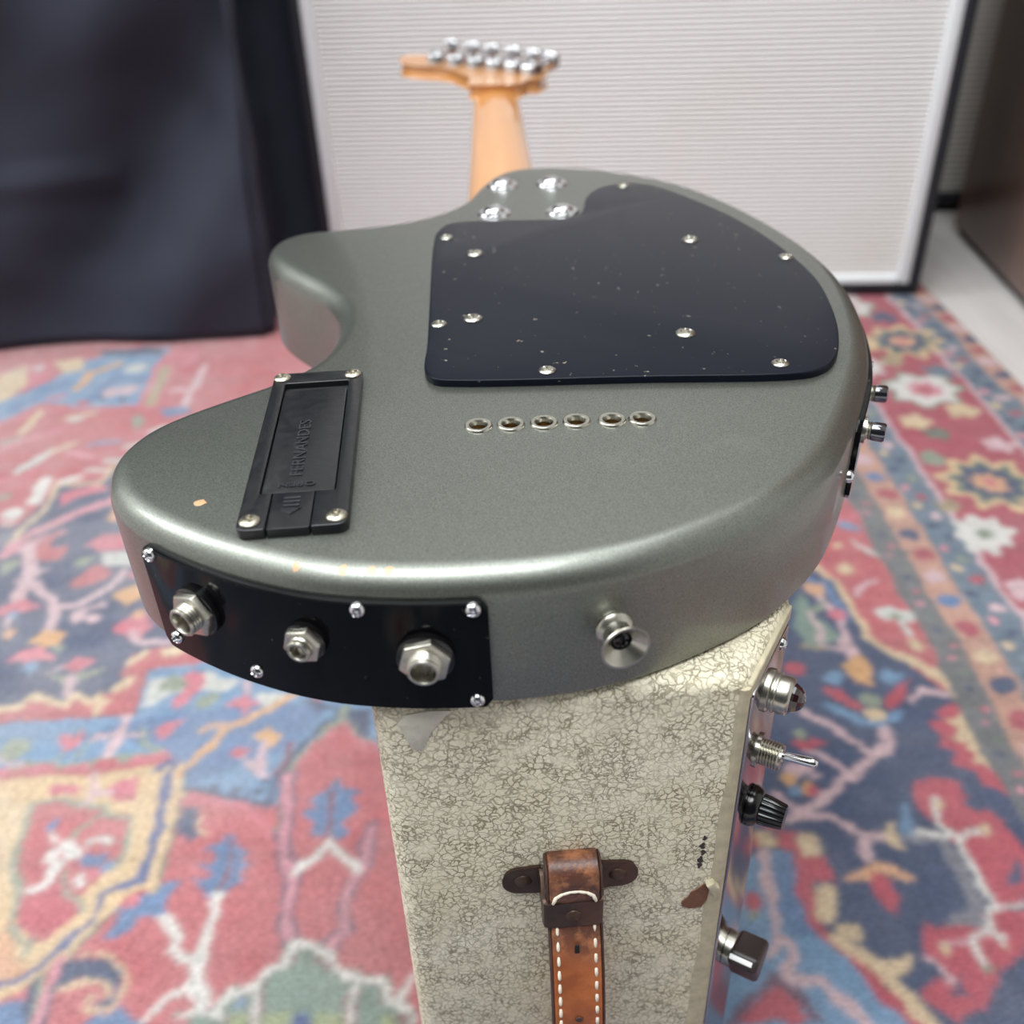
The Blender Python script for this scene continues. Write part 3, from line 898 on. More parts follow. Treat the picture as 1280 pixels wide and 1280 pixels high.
    # field flowers in the middle of the rug
    for q, (fx_, fy_, fr_) in enumerate([(103,1014,37),(125,1178,21),(99,381,18),(-160,1093,30),(-155,746,35),(210,1120,18),(361,1220,26),(38,572,26),(159,1277,22),(-5,1114,21),(-39,1279,38),(193,743,25),(163,934,36),(-115,976,25),(-12,1043,35),(-173,1224,34),(-209,942,29),(266,917,37),(-19,962,35),(68,936,28),(-24,483,19),(-101,880,32),(-79,537,28),(-301,864,32),(-125,1170,18),(-104,695,23),(366,1055,24),(-174,876,29),(25,728,27),(206,859,19),(236,1188,21),(-18,816,30),(268,1066,34),(93,676,22),(-199,818,24),(-223,632,36),(-127,647,21),(78,840,36),(-60,730,20),(-7,1214,19),(-82,797,20),(47,1173,34),(275,999,20),(25,426,35),(151,788,25),(93,465,30),(37,655,18),(89,1246,22),(281,1236,26),(-20,354,23),(165,1063,32),(16,302,28),(-35,644,30),(334,1162,23),(-265,692,24),(-324,804,20),(-181,1016,24),(104,1110,33),(349,905,19),(290,837,29),(-230,757,31),(343,951,19),(117,619,25),(169,637,21),(-61,1171,21),(190,1003,24),(176,1213,22),(-24,548,20),(243,788,27),(39,783,19),(73,339,23),(10,887,19),(-139,584,22),(227,1270,22),(-69,462,19),(333,1008,21),(-198,694,22),(32,505,32),(-191,1145,20),(111,735,23),(37,1239,20),(-94,1221,28),(-128,1031,23),(152,691,23),(-131,817,20),(325,1110,21),(-259,811,21),(334,1277,28),(-263,970,23),(-83,1084,34),(-219,1278,24)]):
        ring_flower(fx_, fy_, fr_, [(1, ['navy', 'lblue', 'pale', 'greenf', 'tan'][q % 5]), (0.66, ['tan', 'pinkr', 'stem', 'red2'][q % 4]), (0.3, ['red2', 'navy', 'white'][q % 3])], [0, 5, 6, 8, 7][q % 5])
    # the guard strips and the main border along the right edge
    k = PX_ - 0.004 * (PY_ - 600)
    def strip(a, b, c): C[(k > a) & (k < b)] = L[c]
    wob = 2.0 * np.sin(PY_ / 7.0)
    DY2 = dict(gs=(108, 110, 114), gb=(100, 120, 138), og=(192, 142, 122), rd=(174, 70, 88))
    for q, v in DY2.items(): L[q] = np.array(lin(v))
    strip(304, 327, 'gs'); strip(327, 353, 'og'); strip(353, 384, 'gb'); strip(384, 389, 'stem'); strip(389, 494, 'rd'); strip(494, 499, 'stem'); strip(499, 530, 'gb'); strip(530, 560, 'og')
    r3 = random.Random(11)
    for i, y in enumerate(np.arange(-280, 1335, 31)):
        c = ['rd', 'navy', 'tan', 'rd', 'mblue', 'stem'][i % 6]
        disc(340, y, 9, c); disc(545, y + 8, 10, ['rd', 'navy', 'stem'][i % 3])
        disc(363, y + 10, 5, ['pinkd', 'navy', 'tan'][i % 3]); disc(373, y - 6, 5.5, ['stem', 'rd', 'green', 'navy'][i % 4])
        disc(508, y, 6, ['pinkd', 'navy', 'tan'][i % 3]); disc(520, y + 15, 6.5, ['navy', 'rd', 'stem', 'navy'][i % 4])
        disc(315, y, 3, ['pinkd', 'navy'][i % 2]); disc(319, y + 14, 3.0, ['pinkr', 'dgreen'][i % 2])
    for y, x in [(939, 448), (1170, 430), (340, 430), (120, 440), (-120, 440)]: ring_flower(x, y, 34, [(1.1, 'green'), (0.95, 'white'), (0.5, 'pinkd'), (0.22, 'red2')], 7)
    for y, x in [(754, 441), (1060, 470), (470, 440), (200, 445), (0, 445)]: ring_flower(x, y, 42, [(1.0, 'gold'), (0.78, 'dgreen'), (0.6, 'navy'), (0.36, 'peach'), (0.14, 'pinkr')], 9)
    for y, x in [(676, 402), (410, 410), (1000, 402)]: ring_flower(x, y, 25, [(1.0, 'white'), (0.3, 'green')], 8)
    for y, x, rr, c in [(1110, 370, 18, 'tan'), (1060, 410, 20, 'tan'), (1220, 440, 26, 'stem'), (1200, 470, 14, 'rd'), (870, 415, 15, 'tan'), (890, 470, 16, 'tan'), (800, 405, 12, 'green'), (640, 470, 34, 'navy'), (640, 470, 17, 'stem'), (560, 430, 26, 'navy'), (560, 430, 12, 'tan'), (720, 390, 10, 'tan2'), (845, 430, 12, 'dgreen'), (820, 480, 13, 'stem'), (700, 480, 12, 'tan'), (980, 480, 14, 'gb'), (1010, 440, 12, 'tan2'), (1130, 470, 16, 'navy'), (600, 405, 12, 'stem'), (590, 480, 12, 'tan')]:
        ring_flower(x, y, rr, [(1.0, c)], 5)
    # old uneven dye bands, mottled fading; left side paler, light from there painted in
    ab = np.interp(Y[:, 0], np.arange(-300, 1341, 4.0), 1 + 0.07 * rng.normal(size=411))
    C *= ab[:, None, None] * RUG_GAIN
    lum = C @ np.array([0.3, 0.55, 0.15]); C = lum[..., None] + (C - lum[..., None]) * RUG_SAT
    fade_light = np.interp(xs, [-1000, -500, 100, 560], RUG_FADE_LIGHT)[None, :] * (1 + ripple(60.0, 0.18) + ripple(16.0, 0.15))
    C = C * (1 - fade_light)[..., None] + np.array([0.46, 0.43, 0.42]) * fade_light[..., None]
    C *= (1 + 0.10 * rng.normal(size=(ny, nx)))[:, :, None]
    # soften like pile
    for _ in range(3):
        C[1:-1, 1:-1] = 0.4 * C[1:-1, 1:-1] + 0.15 * (C[:-2, 1:-1] + C[2:, 1:-1] + C[1:-1, :-2] + C[1:-1, 2:])
    Z = 7.0 + 0.4 * rng.normal(size=X.shape)
    Z[0, :] = Z[-1, :] = 0; Z[:, 0] = Z[:, -1] = 0
    co = np.stack([X, Y, Z], -1).reshape(-1, 3) / 1000.0
    idx = np.arange(nx * ny).reshape(ny, nx)
    q = np.stack([idx[:-1, :-1], idx[:-1, 1:], idx[1:, 1:], idx[1:, :-1]], -1).reshape(-1, 4)
    me = bpy.data.meshes.new('rug')
    me.vertices.add(len(co)); me.vertices.foreach_set('co', co.ravel())
    me.loops.add(q.size); me.loops.foreach_set('vertex_index', q.ravel().astype(np.int32))
    me.polygons.add(len(q)); me.polygons.foreach_set('loop_start', np.arange(0, q.size, 4, dtype=np.int32))
    me.update(calc_edges=True)
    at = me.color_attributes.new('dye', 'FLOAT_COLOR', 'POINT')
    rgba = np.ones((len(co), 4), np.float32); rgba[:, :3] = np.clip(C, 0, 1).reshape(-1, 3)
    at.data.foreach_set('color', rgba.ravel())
    a = NT('rug_pile'); nd = a.n('ShaderNodeAttribute', attribute_name='dye')
    w = a.noise(a.coords((0.35, 1, 1)), 700, 3, 0.6)
    c = a.mix(1.0, nd.outputs['Color'], a.ramp(w, [(0.25, 0.72), (0.75, 1.18)]), 'MULTIPLY')
    a.set(col=c, rough=0.95, spec=0.1, sheen=0.15); a.bump(w, 0.5, 0.001)
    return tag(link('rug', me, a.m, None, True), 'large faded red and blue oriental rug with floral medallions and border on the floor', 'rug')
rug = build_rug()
RUG_Z = 0.0078

# ------------------------------------------------------------------ white grille speaker cabinet behind
def slab_grille(name, w, z0, z1, y, mat, parent, mtx, period, depth):
    """ribbed grille cloth: a wavy sheet, w = (x0, x1)"""
    v = []; f = []; per = 6
    n = int((z1 - z0) / period * per)
    for k in range(n + 1):
        z = z0 + (z1 - z0) * k / n
        d = depth * abs(math.cos(math.pi * z / period - math.pi / 2)) ** 0.6
        v += [(w[0], y - d, z), (w[1], y - d, z)]
    for k in range(n): f.append((2 * k, 2 * k + 1, 2 * k + 3, 2 * k + 2))
    a = len(v); v += [(w[0], y + 0.004, z0), (w[1], y + 0.004, z0), (w[1], y + 0.004, z1), (w[0], y + 0.004, z1)]
    f.append((a + 1, a, a + 3, a + 2)); f.append((0, a, a + 1, 1)); f.append((2 * n, 2 * n + 1, a + 2, a + 3))
    return make(name, v, f, mat, parent, True, mtx, 60)
def rect_ring(name, x0, x1, z0, z1, wd, y0, y1, mat, parent, mtx, bev):
    bm = bmesh.new()
    for b in ((x0, x0 + wd, z0, z1), (x1 - wd, x1, z0, z1), (x0 + wd, x1 - wd, z0, z0 + wd), (x0 + wd, x1 - wd, z1 - wd, z1)):
        t = box_bm(b[0], b[1], y0, y1, b[2], b[3], bev)
        me = bpy.data.meshes.new('tmp'); t.to_mesh(me); t.free(); bm.from_mesh(me); bpy.data.meshes.remove(me)
    return bm_obj(name, bm, mat, parent, True, 35, mtx)
def cabinet(name, label, x0, x1, dep, z0, z1, edge, bead, mtx, grille_mat, bead_mat, period, foot=True):
    t = thing(name, label, 'speaker cabinet'); t.matrix_local = mtx
    sh = box('shell', (x0, x1, 0.018, dep, z0, z1), 'frame_black', t, 0.004)
    rect_ring('front_frame', x0, x1, z0, z1, edge, 0.0, 0.022, 'frame_black', t, None, 0.003)
    rect_ring('piping', x0 + edge, x1 - edge, z0 + edge * EB, z1 - edge, bead, 0.001, 0.02, bead_mat, t, None, 0.004)
    e = edge + bead - 0.001
    slab_grille('grille_cloth', (x0 + e, x1 - e), z0 + e - edge * (1 - EB), z1 - e, 0.010, grille_mat, t, None, period, 0.0022)
    if foot:
        for fx in (x0 + 0.05, x1 - 0.05):
            for fy in (0.06, dep - 0.06):
                lathe_obj('rubber_foot', [(0, 0), (14, 0), (17, -z0 * 1000 + RUG_Z * 0), (0, -z0 * 1000)][:0] or [(0, z0 * 1000), (17, z0 * 1000), (14, 0.2), (0, 0.2)], 'rubber', t, Matrix.Translation((fx, fy, 0)), 20)
    return t
m1 = Matrix.Translation((0.1495, 1.229, RUG_Z)) @ Matrix.Rotation(R(CAB_ROT), 4, 'Z')
cabinet('speaker_cabinet', 'tall speaker cabinet with pale ribbed grille cloth and white piping behind the guitar', -0.386, CAB_X1, 0.27, CAB_Z0, 0.80, 0.013, 0.0150, m1, 'grille_white', 'bead', GP)
m2 = Matrix.Translation((0.60, 1.545, 0.0)) @ Matrix.Rotation(R(-4), 4, 'Z')
cabinet('speaker_cabinet', 'dark grey grille speaker cabinet half hidden behind the white one', -0.16, 0.20, 0.30, 0.012, 0.82, 0.020, 0.006, m2, 'grille_grey', 'frame_black', 0.009)

# ------------------------------------------------------------------ brown wooden cupboard on the right
def cupboard():
    t = thing('wooden_cupboard', 'dark brown wooden cupboard side at the right edge on pale floor', 'cupboard')
    t.matrix_local = Matrix.Translation((0.681, 1.452, 0)) @ Matrix.Rotation(R(-5.5), 4, 'Z')
    box('body_panel', (0.0, 0.55, -0.85, 0.0, 0.012, 1.1), 'wood_brown', t, 0.004)
    box('plinth', (0.008, 0.54, -0.84, -0.008, 0.0, 0.012), 'gasket', t, 0.001)
    box('corner_bracket', (-0.0015, 0.0, -0.40, -0.375, 0.035, 0.075), 'nickel', t, 0.0005)
    box('side_moulding', (-0.004, 0.0, -0.85, 0.0, 1.06, 1.1), 'wood_brown', t, 0.001)
    return t
cupboard()

# ------------------------------------------------------------------ black curtain on the left
def curtain():
    path = catmull([(-1.30, 1.10), (-1.0, 1.108), (-0.7, 1.122), (-0.45, 1.140), (-0.315, 1.148), (-0.292, 1.154), (-0.296, 1.20), (-0.300, 1.26), (-0.285, 1.31), (-0.245, 1.325)], 14, False)
    n = len(path); rows = 90; v = []; f = []
    d = np.r_[0, np.cumsum(np.linalg.norm(np.diff(path, axis=0), axis=1))]
    T = np.gradient(path, axis=0); N = np.c_[T[:, 1], -T[:, 0]]; N /= np.linalg.norm(N, axis=1, keepdims=True)
    for k in range(rows + 1):
        z = RUG_Z + 0.002 + 1.15 * k / rows
        for i in range(n):
            x, y = path[i]; s = d[i]
            front = 1.0 if x < -0.30 and s < 1.02 else 0.12
            # broad diagonal drapes falling to the left, a few soft creases
            u = (x + 0.30) * 0.75 - (z - 0.2) * 0.55
            a = 0.026 * math.sin(u * 17.0) + 0.012 * math.sin(u * 39 + 1.3 + 2 * z) + 0.010 * mnoise.noise(Vector((x * 6, z * 6, 1.0)))
            c = 0.010 * math.exp(-((z - 0.19 - 0.02 * math.sin(x * 9)) / 0.012) ** 2) * (1 if x < -0.45 else 0)
            e = 0.012 * mnoise.noise(Vector((x * 14, z * 9, 5.0)))
            hem = 0.25 + 0.75 * min(1, z / 0.12)
            o = (a + c + e) * front * hem + 0.003 * mnoise.noise(Vector((s * 20, z * 20, 0)))
            v.append((x + N[i][0] * o + 0.045 * z * min(1.0, max(0.0, (1.25 - y) / 0.05)), y + N[i][1] * o, z))
    for k in range(rows):
        for i in range(n - 1):
            a = k * n + i; f.append((a, a + 1, a + n + 1, a + n))
    o = make('curtain', v, f, 'cloth', None, True)
    so = o.modifiers.new('thickness', 'SOLIDIFY'); so.thickness = 0.003; so.offset = -1
    return tag(o, 'black cloth curtain with soft diagonal folds hanging to the rug, left', 'curtain')
curtain()

# ================================================================== AMPLIFIER
AMP_TOP = 310.6
FL, FR, CH = np.array((-42.5, 198.0)), np.array((65.5, 202.8)), np.array((87.3, 240.0))
ud = (FR - FL) / np.linalg.norm(FR - FL); vd = np.array((-ud[1], ud[0]))
BR_, BL_ = CH + vd * 205, FL + vd * 246
amp = thing('amplifier', 'worn cream vinyl portable amplifier standing on end under the guitar', 'amplifier')
case = prism('case', round_poly([FL, FR, CH, BR_, BL_], [7, 6, 6, 8, 8], 6), RUG_Z * 1000, AMP_TOP, 'tolex', amp, 5.0, 5, True)
# slanted control panel
cd = (CH - FR) / np.linalg.norm(CH - FR); cn = np.array((cd[1], -cd[0])); clen = np.linalg.norm(CH - FR)
def on_panel(s, z, out=0.0):
    p = FR + cd * s + cn * out
    return Vector((p[0] / 1000, p[1] / 1000, z / 1000))
PN = (cn[0], cn[1], 0.0)
mp = frame(on_panel(clen / 2, 160, 0), PN)
prism('panel_gasket', round_poly([(-clen / 2 + 1.5, -140), (clen / 2 - 2.0, -140), (clen / 2 - 2.0, 141.5), (-clen / 2 + 1.5, 141.5)], 1.5, 3), -0.5, 0.7, 'gasket', amp, 0.2, 2, False, mp)
panel = prism('control_panel', round_poly([(-clen / 2 + 3.8, -138), (clen / 2 - 3.0, -138), (clen / 2 - 3.0, 141.5), (-clen / 2 + 3.8, 141.5)], 1.5, 3), -0.4, 1.3, 'panel', amp, 0.3, 2, False, mp)
# folded vinyl edge beside the panel and along its top
bm = bmesh.new(); rows = []
for k in range(25):
    q = k / 24.0; z = AMP_TOP - 4.0 - q * (AMP_TOP - 4.0 - RUG_Z * 1000 - 5)
    w = 0.5 + 4.6 * min(1.0, q * 1.5) + 0.5 * math.sin(k * 1.7)
    sec = [FR - ud * (w + 1.4) - vd * 0.04, FR - ud * (w * 0.8 + 0.6) - vd * 0.3, FR - ud * 1.0 - vd * 0.40, FR + cd * 0.3 + cn * 0.6, FR + cd * 1.7 + cn * 0.8, FR + cd * 1.7 - cn * 1.5, FR - ud * 2 + vd * 2.5]
    rows.append([bm.verts.new((p[0] / 1000, p[1] / 1000, z / 1000)) for p in sec])
for a, b in zip(rows[:-1], rows[1:]):
    for i in range(7): bm.faces.new((a[i], a[(i + 1) % 7], b[(i + 1) % 7], b[i]))
bm.faces.new(rows[0]); bm.faces.new(rows[-1])
bm_obj('edge_binding', bm, 'cream_edge', amp, True, 60)['label'] = 'worn beige folded edge'
sp_ = frame(on_panel(clen / 2, 160, 0), PN)
prism('edge_binding', round_poly([(-clen / 2 + 1.5, 141.8), (clen / 2 - 1.2, 141.8), (clen / 2 - 1.2, 147.6), (-clen / 2 + 1.5, 147.6)], 0.8, 3), -0.5, 1.0, 'cream_edge', amp, 0.6, 3, False, sp_)
def edge_trim(name, pts, r, mat):
    return sweep(name, pts, [(r * math.cos(t), r * math.sin(t)) for t in np.linspace(0, 2 * math.pi, 9)[:-1]], mat, amp, (0.3, 0.2, 1))
pv = lambda s, z: on_panel(s, z, 1.3)
def fixture(z, s=20.0, k=0.74): return frame(pv(s, z), PN) @ Matrix.Scale(k, 4)
# pilot lamp
jl = lathe_obj('pilot_lamp', [(9.5, 0), (9.5, 2.2), (8.4, 3.0), (8.4, 3.6), (8.9, 4.0), (8.9, 4.8), (8.3, 5.2), (8.3, 9.4), (7.8, 10.4), (6.6, 11.0), (6.6, 10.0)], 'nickel', amp, fixture(JEWEL_Z), 36)
jw = []
for k in range(6):
    t = k / 5 * math.pi / 2; jw.append((6.5 * math.cos(t), 10.0 + 6.5 * math.sin(t)))
jw[-1] = (0, jw[-1][1])
v, f = lathe([(6.5, 9.0)] + jw, 12)
make('jewel', v, f, 'jewel', jl, False, fixture(JEWEL_Z))['label'] = 'dark red faceted jewel'
# toggle switch with threaded bushing
prof = [(8.0, 0), (8.0, 1.6), (6.2, 1.7)]
for k in range(7): prof += [(6.2, 1.8 + k * 1.3), (5.6, 2.4 + k * 1.3)]
prof += [(5.6, 11.2), (2.6, 11.4), (2.2, 10.6)]
tg = lathe_obj('toggle_switch', prof, 'nickel', amp, fixture(TOGGLE_Z), 32, 25)
mt = fixture(TOGGLE_Z) @ Matrix.Rotation(R(-9), 4, 'X')
lathe_obj('switch_lever', [(1.6, 9), (1.8, 14), (2.3, 24), (2.0, 25.6), (1.1, 26.4), (0, 26.6)], 'chrome', tg, mt, 20)
# fluted dark knob on a skirt
def fluted(name, r0, r1, z0, z1, mat, parent, mtx, flutes=12, depth=0.09):
    n = flutes * 6; v = []; f = []
    rows = [(r0, z0), (r0 * 0.97, z0 + (z1 - z0) * .3), (r1, z1 - 0.8), (r1 * 0.92, z1)]
    for r, z in rows:
        for i in range(n):
            t = 2 * math.pi * i / n; rr = r * (1 - depth * max(0, math.cos(flutes * t)) ** 2)
            v.append((rr * math.cos(t) / 1000, rr * math.sin(t) / 1000, z / 1000))
    for k in range(len(rows) - 1):
        for i in range(n): j = (i + 1) % n; f.append((k * n + i, k * n + j, (k + 1) * n + j, (k + 1) * n + i))
    f.append(tuple(range((len(rows) - 1) * n, len(rows) * n)))
    return make(name, v, f, mat, parent, True, mtx, 35)
kb = lathe_obj('knob_skirt', [(0, 0), (9.6, 0.3), (9.8, 2.2), (8.8, 4.8), (7.2, 6.2), (0, 6.4)], 'black_gloss', amp, fixture(KNOB_Z), 36)
fluted('fluted_grip', 7.2, 6.0, 6.2, 17.0, 'black_gloss', kb, fixture(KNOB_Z))
# chicken head knob with a white pointer
def chicken():
    P = round_poly([(-8.5, -7), (0, -10.5), (8.5, -7), (9.5, 0), (3.0, 19), (-3.0, 19), (-9.5, 0)], [5, 5, 5, 4, 2.2, 2.2, 4], 5)
    mm_ = fixture(CHICK_Z, 20.0, 0.86) @ Matrix.Rotation(R(42), 4, 'Z')
    k = prism('pointer_knob', P, 4.0, 17.0, 'chicken', amp, 2.0, 4, True, mm_)
    k['label'] = 'dark pointer knob with white line'
    lathe_obj('knob_collar', [(0, 0), (8.0, 0.2), (8.0, 4.2), (0, 4.3)], 'nickel', k, fixture(CHICK_Z, 20.0, 0.86), 32)
    box('pointer_line', (-0.0011, 0.0011, 0.0175, 0.0193, 0.0045, 0.0145), 'white_line', k, 0.0003, mm_)
chicken()
put_screw(amp, SCREW_DOME, pv(33.0, 298.5), PN, 0.3, 'panel_screw')
put_screw(amp, SCREW_DOME, pv(20.0, 30), PN, 0.6, 'panel_screw')
# leather handle with bronzed loop brackets on the front face
FN = Vector((-vd[0], -vd[1], 0.0)); FU = Vector((ud[0], ud[1], 0.0))
HC = FL + ud * (57.0)                                             # handle axis on the face
def on_face(a, z, out=0.0):
    p = HC + ud * a - vd * out
    return Vector((p[0] / 1000, p[1] / 1000, z / 1000))
HZ1, HZ0 = 225.0, 85.0
def bracket(zc, s):
    """s = +1 upper bracket (loop open end upwards)"""
    m = frame(on_face(0, zc + s * 2.5, 0.0), FN)
    ear = []
    P = round_poly([(-22, -5.4), (-9.6, -6.4), (-9.6, 6.4), (-22, 5.4)], [5.2, 0.5, 0.5, 5.2], 7)
    b = sweep('handle_bracket', [on_face(a, zc + s * dz, o) for a, dz, o in [(-10.4, 2.5, 0.6), (-9.8, 2.5, 1.6), (-9.5, 2, 4), (-9.5, -3.4, 8.5), (-9.1, -4, 9.8), (-8.2, -4, 10.2), (8.2, -4, 10.2), (9.1, -4, 9.8), (9.5, -3.4, 8.5), (9.5, 2, 4), (9.8, 2.5, 1.6), (10.4, 2.5, 0.6)]],
              [(-6.2, -0.6), (6.2, -0.6), (6.2, 0.6), (-6.2, 0.6)], 'bracket', amp, (0, 0, 1))
    for q in (-1, 1):
        PP = [(q * x, y) for x, y in P]
        if q > 0: PP = PP[::-1]
        prism('bracket_ear', PP, -0.1, 1.4, 'bracket', b, 0.5, 2, False, m)
        lathe_obj('rivet', [(0, 2.6), (1.8, 2.3), (2.8, 1.6), (3.0, 1.2)], 'bracket', b, frame(on_face(q * 15.6, zc + s * 2.5, 0), FN), 20)
    lathe_obj('rivet', [(0, 1.4), (1.8, 1.1), (2.6, 0.5), (2.8, 0)], 'bracket', b, frame(on_face(0, zc - s * 4.2, 10.6), FN), 20)
    return b
bracket(HZ1, 1); bracket(HZ0, -1)
def strap():
    pts = []
    for t in np.linspace(0, 1, 41):
        z = HZ1 - 9 - (HZ1 - HZ0 - 18) * t
        pts.append(on_face(0.8, z, 6.0 + 15.0 * math.sin(math.pi * t) ** 0.75))
    rnd = [(-8.4, -1.6), (-7.8, -2.6), (7.8, -2.6), (8.4, -1.6), (8.4, 1.2), (7.6, 2.2), (5.0, 2.9), (-5.0, 2.9), (-7.6, 2.2), (-8.4, 1.2)]
    top = [on_face(0.3, HZ1 + 12.6, 0.6), on_face(0.3, HZ1 + 14.6, 4.0), on_face(0.3, HZ1 + 12.4, 7.6), on_face(0.4, HZ1 + 5.0, 8.0), on_face(0.4, HZ1 - 3, 6.8)]
    bot = [on_face(0.4, HZ0 + 3, 6.8), on_face(0.4, HZ0 - 5.0, 8.0), on_face(0.3, HZ0 - 10.5, 7.4), on_face(0.3, HZ0 - 12.5, 4.0), on_face(0.3, HZ0 - 11.0, 0.6)]
    path = top + pts + bot
    path3 = [Vector(p) for p in catmull3(path, 3)]
    st = sweep('handle_strap', path3, [(a, -b) for a, b in rnd][::-1], 'leather', amp, FU)
    st['label'] = 'tan leather strap with white stitching'
    # burnished edges
    for q in (-1, 1):
        sweep('strap_edge', [p + FU * (q * 0.0084) for p in path3], [(q * 0.0, -1.9), (q * 0.7, -1.2), (q * 0.7, 1.6), (q * 0.0, 2.2)], 'leather_edge', st, FU)
    # stitches, one by one
    me = None
    for q in (-1, 1):
        for k in range(0, 23):
            t = (k + 0.5) / 23.0
            z = HZ1 - 9 - (HZ1 - HZ0 - 18) * t
            o = 6.0 + 15.0 * math.sin(math.pi * t) ** 0.75
            if me is None:
                v = []; f = []; n = 8
                for j, (zz, r) in enumerate([(-2.1, 0.15), (-1.6, 0.55), (0, 0.68), (1.6, 0.55), (2.1, 0.15)]):
                    for i in range(n):
                        th = 2 * math.pi * i / n; v.append((r * math.cos(th) / 1000, r * math.sin(th) / 1000, zz / 1000))
                for j in range(4):
                    for i in range(n): f.append((j * n + i, j * n + (i + 1) % n, (j + 1) * n + (i + 1) % n, (j + 1) * n + i))
                so = make('stitch', v, f, 'thread', st); me = so.data
            else:
                so = bpy.data.objects.new('stitch', me); COL.objects.link(so); so.parent = st
            dz = 0.75 * math.pi * math.cos(math.pi * t) * math.sin(math.pi * t) ** -0.25 * 15.0 / -(HZ1 - HZ0 - 18)
            tz = Vector((FN.x * dz, FN.y * dz, 1.0))
            mtx = frame(on_face(0.8 + q * 6.2, z, o + 2.5), tz, FU) @ Matrix.Rotation(R(8 * q), 4, 'Y')
            so.matrix_local = mtx
    for k in range(7):                                            # arch of stitches at the top of the loop
        th = math.pi * (k + 0.5) / 7
        so = bpy.data.objects.new('stitch', me); COL.objects.link(so); so.parent = st
        p = on_face(0.3 + 6.6 * math.cos(th), HZ1 + 3.6 + 4.6 * math.sin(th), 11.0 - 0.5 * math.sin(th))
        so.matrix_local = frame(p, FU * (-math.sin(th)) + Vector((0, 0, 1)) * math.cos(th) * 0.7, FN)
    slot = round_poly([(-0.9, 203.2), (0.9, 203.2), (0.7, 209.5), (-0.7, 209.5)], 0.6, 3)
    prism('strap_slot', [(x, y) for x, y in slot], 0, 0.5, 'hole', st, 0.1, 2, False, frame(on_face(0.8, 0, 6.0 + 15 * math.sin(math.pi * (HZ1 - 9 - 206) / (HZ1 - HZ0 - 18)) ** .75 + 2.6), FN))
    lathe_obj('strap_rivet', [(0, 0.5), (1.1, 0.4), (1.4, 0)], 'leather_edge', st, frame(on_face(0.8, 178, 6.0 + 15 * math.sin(math.pi * (HZ1 - 9 - 178) / (HZ1 - HZ0 - 18)) ** .75 + 2.7), FN), 16)
def catmull3(P, per):
    P = np.array([tuple(p) for p in P]); out = []
    n = len(P)
    for i in range(n - 1):
        p0, p1, p2, p3 = P[max(i - 1, 0)], P[i], P[i + 1], P[min(i + 2, n - 1)]
        for k in range(per):
            t = k / per
            out.append(0.5 * (2 * p1 + (p2 - p0) * t + (2 * p0 - 5 * p1 + 4 * p2 - p3) * t * t + (3 * p1 - p0 - 3 * p2 + p3) * t ** 3))
    out.append(P[-1]); return out
strap()
# damage of the vinyl
def shard(name, P, z0, z1, mat, mtx, bev=0.2, curl=0.0):
    o = prism(name, P, z0, z1, mat, amp, bev, 2, False, mtx)
    return o
mf = frame(on_face(0, 0, 0), FN)
def face_px(a, z): return (a, z)
shard('torn_patch', [(47.4, 215.8), (45.4, 216.6), (43.6, 214.2), (41.4, 212.8), (40.6, 210.2), (38.4, 207.6), (38.9, 205.4), (41.6, 204.0), (45.4, 204.2), (46.9, 208.0)][::-1], -0.6, 0.5, 'torn_wood', mf)['label'] = 'brown wood showing through torn vinyl'
shard('torn_flap', [(49.6, 211.6), (50.4, 216.6), (48.2, 219.6), (45.9, 218.0), (47.0, 215.6), (48.0, 213.0)], -0.4, 2.6, 'cream_edge', mf, 0.7)
for a, z, r in [(43.6, 237, 1.1), (43.9, 233.5, 1.0), (43.4, 230, 1.2), (43.2, 226.8, 1.0), (43.9, 241, .8)]:
    P = [(a + r * (0.8 + 0.4 * math.sin(3 * t + z)) * math.cos(t), z + 1.5 * r * math.sin(t)) for t in np.linspace(0, 2 * math.pi, 11)[:-1]]
    shard('vinyl_hole', P, -0.4, 0.12, 'gasket', mf, 0.05)
shard('scuff_patch', [(-47.6, 297), (-49.5, 303), (-47, 306.5), (-40, 307.5), (-34, 307), (-40, 299), (-43.5, 291.5), (-46.5, 292.5)][::-1], -0.3, 0.35, 'scuff', mf, 0.2)['label'] = 'grey scuffed patch on corner'

# ================================================================== GUITAR
ZT, ZB = 356.0, 311.2
OUT = [(-9, 197), (12, 198.5), (34, 204), (57, 215), (73, 225), (86, 237), (99, 252.5), (110, 272), (120, 293), (129, 315), (136, 340), (141, 370), (142, 400), (138.5, 430), (130, 464), (114, 506), (94, 538), (70, 559), (46, 572), (26, 576.5), (8, 574), (-4, 563), (-12, 543), (-19, 519), (-31, 500), (-50, 487), (-77, 480.5), (-97, 477), (-108, 467), (-110.5, 452), (-104, 434), (-92, 417), (-78, 399), (-69, 382), (-65.5, 364), (-66, 348), (-70, 332), (-80, 318), (-94, 307), (-108, 296), (-119, 284), (-124.5, 268), (-122, 252), (-115, 239), (-105, 229), (-88, 217), (-71, 208), (-52, 201), (-30, 197.5)]
outline = resample(catmull(OUT, 8), 600)
for _ in range(10): outline = 0.5 * outline + 0.25 * (np.roll(outline, 1, 0) + np.roll(outline, -1, 0))
guitar = thing('electric_guitar', 'small grey metallic electric guitar lying face down on the cream amplifier', 'guitar')
FERR = [(-9.6, 274.7), (0.7, 274.8), (11.3, 275.0), (21.7, 275.2), (33.0, 275.0), (42.7, 275.1)]
body = prism('body', outline, ZB, ZT, 'paint', guitar, ROUND_R, 8, 1.3, None, [circle(x, y, 3.3, 20) for x, y in FERR], 9.0, 50)
UPV = (0, 0, 1)
